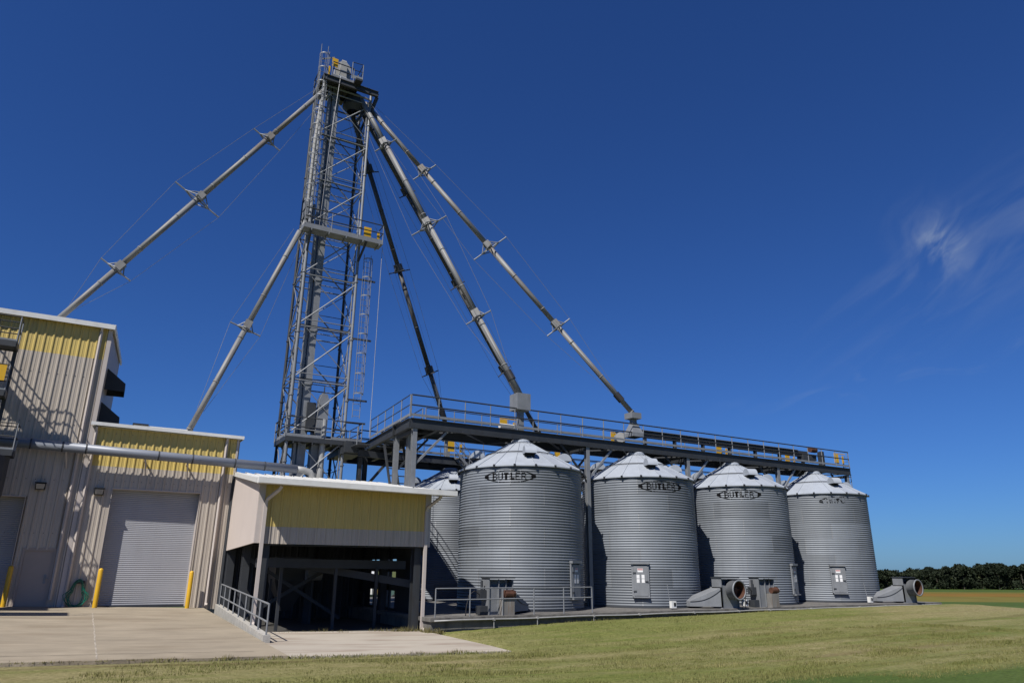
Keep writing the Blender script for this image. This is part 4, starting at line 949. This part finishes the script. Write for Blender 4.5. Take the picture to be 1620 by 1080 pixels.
b = MB(); b.bar((5.4, 28.7, -1.75), (8.8, 28.7, .2), .09, .12); b.bar((5.4, 28.72, .3), (9.0, 28.72, -1.85), .09, .12); b.build('cross_brace', 'galvdark', sh)
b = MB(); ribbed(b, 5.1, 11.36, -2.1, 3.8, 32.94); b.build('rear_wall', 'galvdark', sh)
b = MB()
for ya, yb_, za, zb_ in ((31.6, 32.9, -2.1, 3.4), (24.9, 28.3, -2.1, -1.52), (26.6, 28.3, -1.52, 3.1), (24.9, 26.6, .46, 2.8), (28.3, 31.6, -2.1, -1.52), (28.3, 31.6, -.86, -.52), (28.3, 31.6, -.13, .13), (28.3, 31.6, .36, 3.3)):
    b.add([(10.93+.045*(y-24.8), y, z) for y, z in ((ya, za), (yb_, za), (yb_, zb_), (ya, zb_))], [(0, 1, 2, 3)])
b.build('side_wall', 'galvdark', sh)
for y in (25.75, 28.9, 29.9, 31.0):
    b = MB(); x = 10.90+.045*(y-24.8); b.bar((x, y, -2.1), (x, y, 2.5), .05, .09, (0, 1, 0)); b.build('wall_stud', 'galvdark', sh)
# machines inside
ic = thing('shed_conveyor', 'dusty inclined conveyor crossing inside the dark shed', 'conveyor', (8, 28, 0))
b = MB(); b.bar((5.2, 26.2, .16), (10.8, 26.8, .12), .34, .3); b.build('trough', 'galvdark', ic)
b = MB(); b.bar((6.2, 28.2, .25), (10.85, 26.2, -.55), .3, .26); b.build('belt_frame', 'galvdark', ic)
for x in (6.1, 8.05, 9.6): b = MB(); b.box(x-.05, x+.05, 26.4, 26.5, -2.1, -.0); b.build('leg', 'galvdark', ic)
hp_ = thing('receiving_hopper', 'grey receiving hopper standing deep inside the dark shed', 'hopper', (6.8, 29.6, -2.1))
b = MB(); b.lathe([(.25, -1.6), (.9, -.5), (.9, .4)], 4, 7.2, 30.0, pi/4); b.build('bin', 'galvdark', hp_)
b = MB(); b.tube((7.7, 29.2, -.25), (8.3, 29.2, -.25), .22, 14); b.build('motor', 'galv', hp_)
for x, y in ((6.4, 29.3), (8.0, 29.3), (6.4, 30.7), (8.0, 30.7)): b = MB(); b.bar((x, y, -2.1), (x, y, -.4), .08, .08); b.build('leg', 'galvdark', hp_)
rr_ = thing('shed_guard_rail', 'dark pipe guard rail at the open right side of shed', 'railing', (10.6, 30, -2.1))
railing(rr_, [(8.9, 31.5, -2.1), (10.9, 31.5, -2.1)], 1.1, .5, m='galvdark')
# curb wall with hand rail
b = MB(); vs = []
for y, x, z in ((21.4, 4.62, -1.765), (33.0, 5.06, -1.45)): vs += [(x, y, z-.9), (x+.2, y, z-.9), (x+.2, y, z), (x, y, z)]
b.add(vs, [(0, 1, 2, 3), (7, 6, 5, 4), (0, 4, 5, 1), (1, 5, 6, 2), (2, 6, 7, 3), (3, 7, 4, 0)])
tag(b.build('curb_wall', 'curb', loc=(4.7, 27, -2)), 'weathered low concrete curb wall between the apron and shed', 'curb')
hr = thing('ramp_handrail', 'galvanised pipe handrail standing on the low concrete curb wall', 'railing', (4.7, 21.4, -1.75))
railing(hr, [(4.72, 21.5, -1.77), (5.13, 32.4, -1.46)], .80, 1.36, m='galv', rails=(1., .42), r=.026, post_r=.026)

# ------------------------------------------------------------------ stair tower at the left edge
stt = thing('stair_tower', 'dark steel stair tower cut by the left image edge', 'stair', (-5, 31, -1.4))
YA, YB = 30.9, 31.68
def landing(x0, x1, z, gate=False):
    b = MB(); b.box(x0, x1, YA, YB, z-.16, z-.1); b.bar((x0, YA, z-.08), (x1, YA, z-.08), .06, .22); b.bar((x0, YB, z-.08), (x1, YB, z-.08), .06, .22); b.bar((x1, YA, z-.08), (x1, YB, z-.08), .06, .22)
    d = b.build('landing', 'galvdark', stt)
    railing(stt, [(x0, YA, z), (x1, YA, z), (x1, YB, z), (x0, YB, z)], .98, 1.25, m='steelgrey', parent=d, toe=.1)
    if gate: b = MB(); b.box(-3.95, -3.5, YA-.12, YA-.07, z+.35, z+.93); b.build('safety_gate', 'yel', d)
landing(-7.0, -3.40, 7.95); landing(-8.6, -3.42, 6.08, True); landing(-8.6, -2.78, 3.95)
def flight(p, q, n):
    p, q = V(p), V(q)
    for y in (YA+.02, YB-.02):
        b = MB(); b.bar((p.x, y, p.z-.05), (q.x, y, q.z-.05), .05, .3); b.tube((p.x, y, p.z+.95), (q.x, y, q.z+.95), .03, 6); b.tube((p.x, y, p.z+.5), (q.x, y, q.z+.5), .028, 6)
        for k in range(4): e = p.lerp(q, k/3); b.tube((e.x, y, e.z), (e.x, y, e.z+.95), .025, 6)
        b.build('stair_side', 'galvdark', stt)
    b = MB()
    for k in range(n): e = p.lerp(q, (k+.5)/n); b.box(e.x-.2, e.x+.2, YA+.05, YB-.05, e.z-.05, e.z)
    b.build('tread', 'galvdark', stt)
flight((-9.2, 31, 13.45), (-4.15, 31, 7.98), 22); flight((-8.2, 31, 3.9), (-6.6, 31, 6.0), 9); flight((-8.4, 31, 6.1), (-6.8, 31, 7.9), 9); flight((-6.8, 31, -1.4), (-4.6, 31, 1.2), 10)
for x, y in ((-3.45, YB-.05), (-7, YB-.05), (-7, YA+.05), (-8.6, YB-.05), (-8.6, YA+.05)):
    b = MB(); b.bar((x, y, -1.6), (x, y, 7.9), .12, .12); b.build('post', 'galvdark', stt)
for y0, y1, x1 in ((25.9, 27.2, -5.3), (28.0, 29.0, -5.9)):  # unseen decks added to cast shadow bands across the apron
    b = MB(); b.box(-11, x1, y0, y1, 5.9, 6.02); b.bar((-10.5, (y0+y1)/2, -1.6), (-10.5, (y0+y1)/2, 5.9), .14, .14); b.tube((-11, y0, 6.9), (x1, y0, 6.9), .03, 6); b.tube((x1, y0, 6.0), (x1, y0, 6.9), .03, 6); b.build('shadow_deck', 'galvdark', stt)
cy = thing('dust_cyclone', 'dark dust cyclone hanging under the lowest left landing', 'cyclone', (-3.9, 31.0, 1))
b = MB(); b.lathe([(.08, .6), (.26, 1.0), (.78, 2.4), (.78, 3.75)], 24, -3.62, 31.3, cap=True); b.build('body', 'galvdark', cy, False)
b = MB(); b.tube((-3.62, 31.3, -1.5), (-3.62, 31.3, .7), .11, 10); b.build('outlet_pipe', 'galvdark', cy)

# ------------------------------------------------------------------ seen through the shed: a tractor far behind
tr = thing('tractor', 'small dark tractor far behind, seen through the open shed', 'tractor', (21.7, 57, -3.6))
tx, ty, tz = 21.5, 57., -3.6
b = MB(); b.box(tx-1.6, tx+.2, ty-.4, ty+.4, tz+.8, tz+1.6); b.build('body', 'tractor', tr)
b = MB(); b.box(tx-.1, tx+1.2, ty-.7, ty+.7, tz+1.4, tz+2.5); cb = b.build('cab', 'cabglass', tr)
b = MB(); b.box(tx-.25, tx+1.35, ty-.8, ty+.8, tz+2.51, tz+2.7); b.bar((tx-.1, ty-.72, tz+1.4), (tx-.1, ty-.72, tz+2.5), .1, .1); b.bar((tx+.55, ty-.72, tz+1.4), (tx+.55, ty-.72, tz+2.5), .1, .1); b.bar((tx+1.2, ty-.72, tz+1.4), (tx+1.2, ty-.72, tz+2.5), .1, .1); b.build('roof', 'tractor', cb)
for x, r in ((tx+.8, .85), (tx-1.3, .5)):
    for y in (ty-.95, ty+.6): b = MB(); b.tube((x, y, tz+r), (x, y+.35, tz+r), r, 18); b.build('wheel', 'rubber', tr)
b = MB(); b.tube((tx-.9, ty, tz+1.6), (tx-.9, ty, tz+2.8), .06, 8); b.build('exhaust', 'rubber', tr)

ws = thing('storage_building', 'pale metal storage building far behind, glimpsed through the open shed', 'building', (20.5, 65, -3.7))
b = MB(); ribbed(b, 17.5, 22.9, -3.8, -.75, 63.0, .5, .06); b.add([(22.9, 63, -3.8), (23.4, 69, -3.8), (23.4, 69, -.75), (22.9, 63, -.75)], [(0, 1, 2, 3)]); b.build('wall', 'boxwhite', ws)
b = MB(); b.add([(17.3, 62.7, -.74), (23.1, 62.7, -.74), (23.6, 66, -.2), (17.3, 66, -.2), (17.3, 69.3, -.74), (23.7, 69.3, -.74)], [(0, 1, 2, 3), (3, 2, 5, 4)]); b.build('roof', 'white', ws)
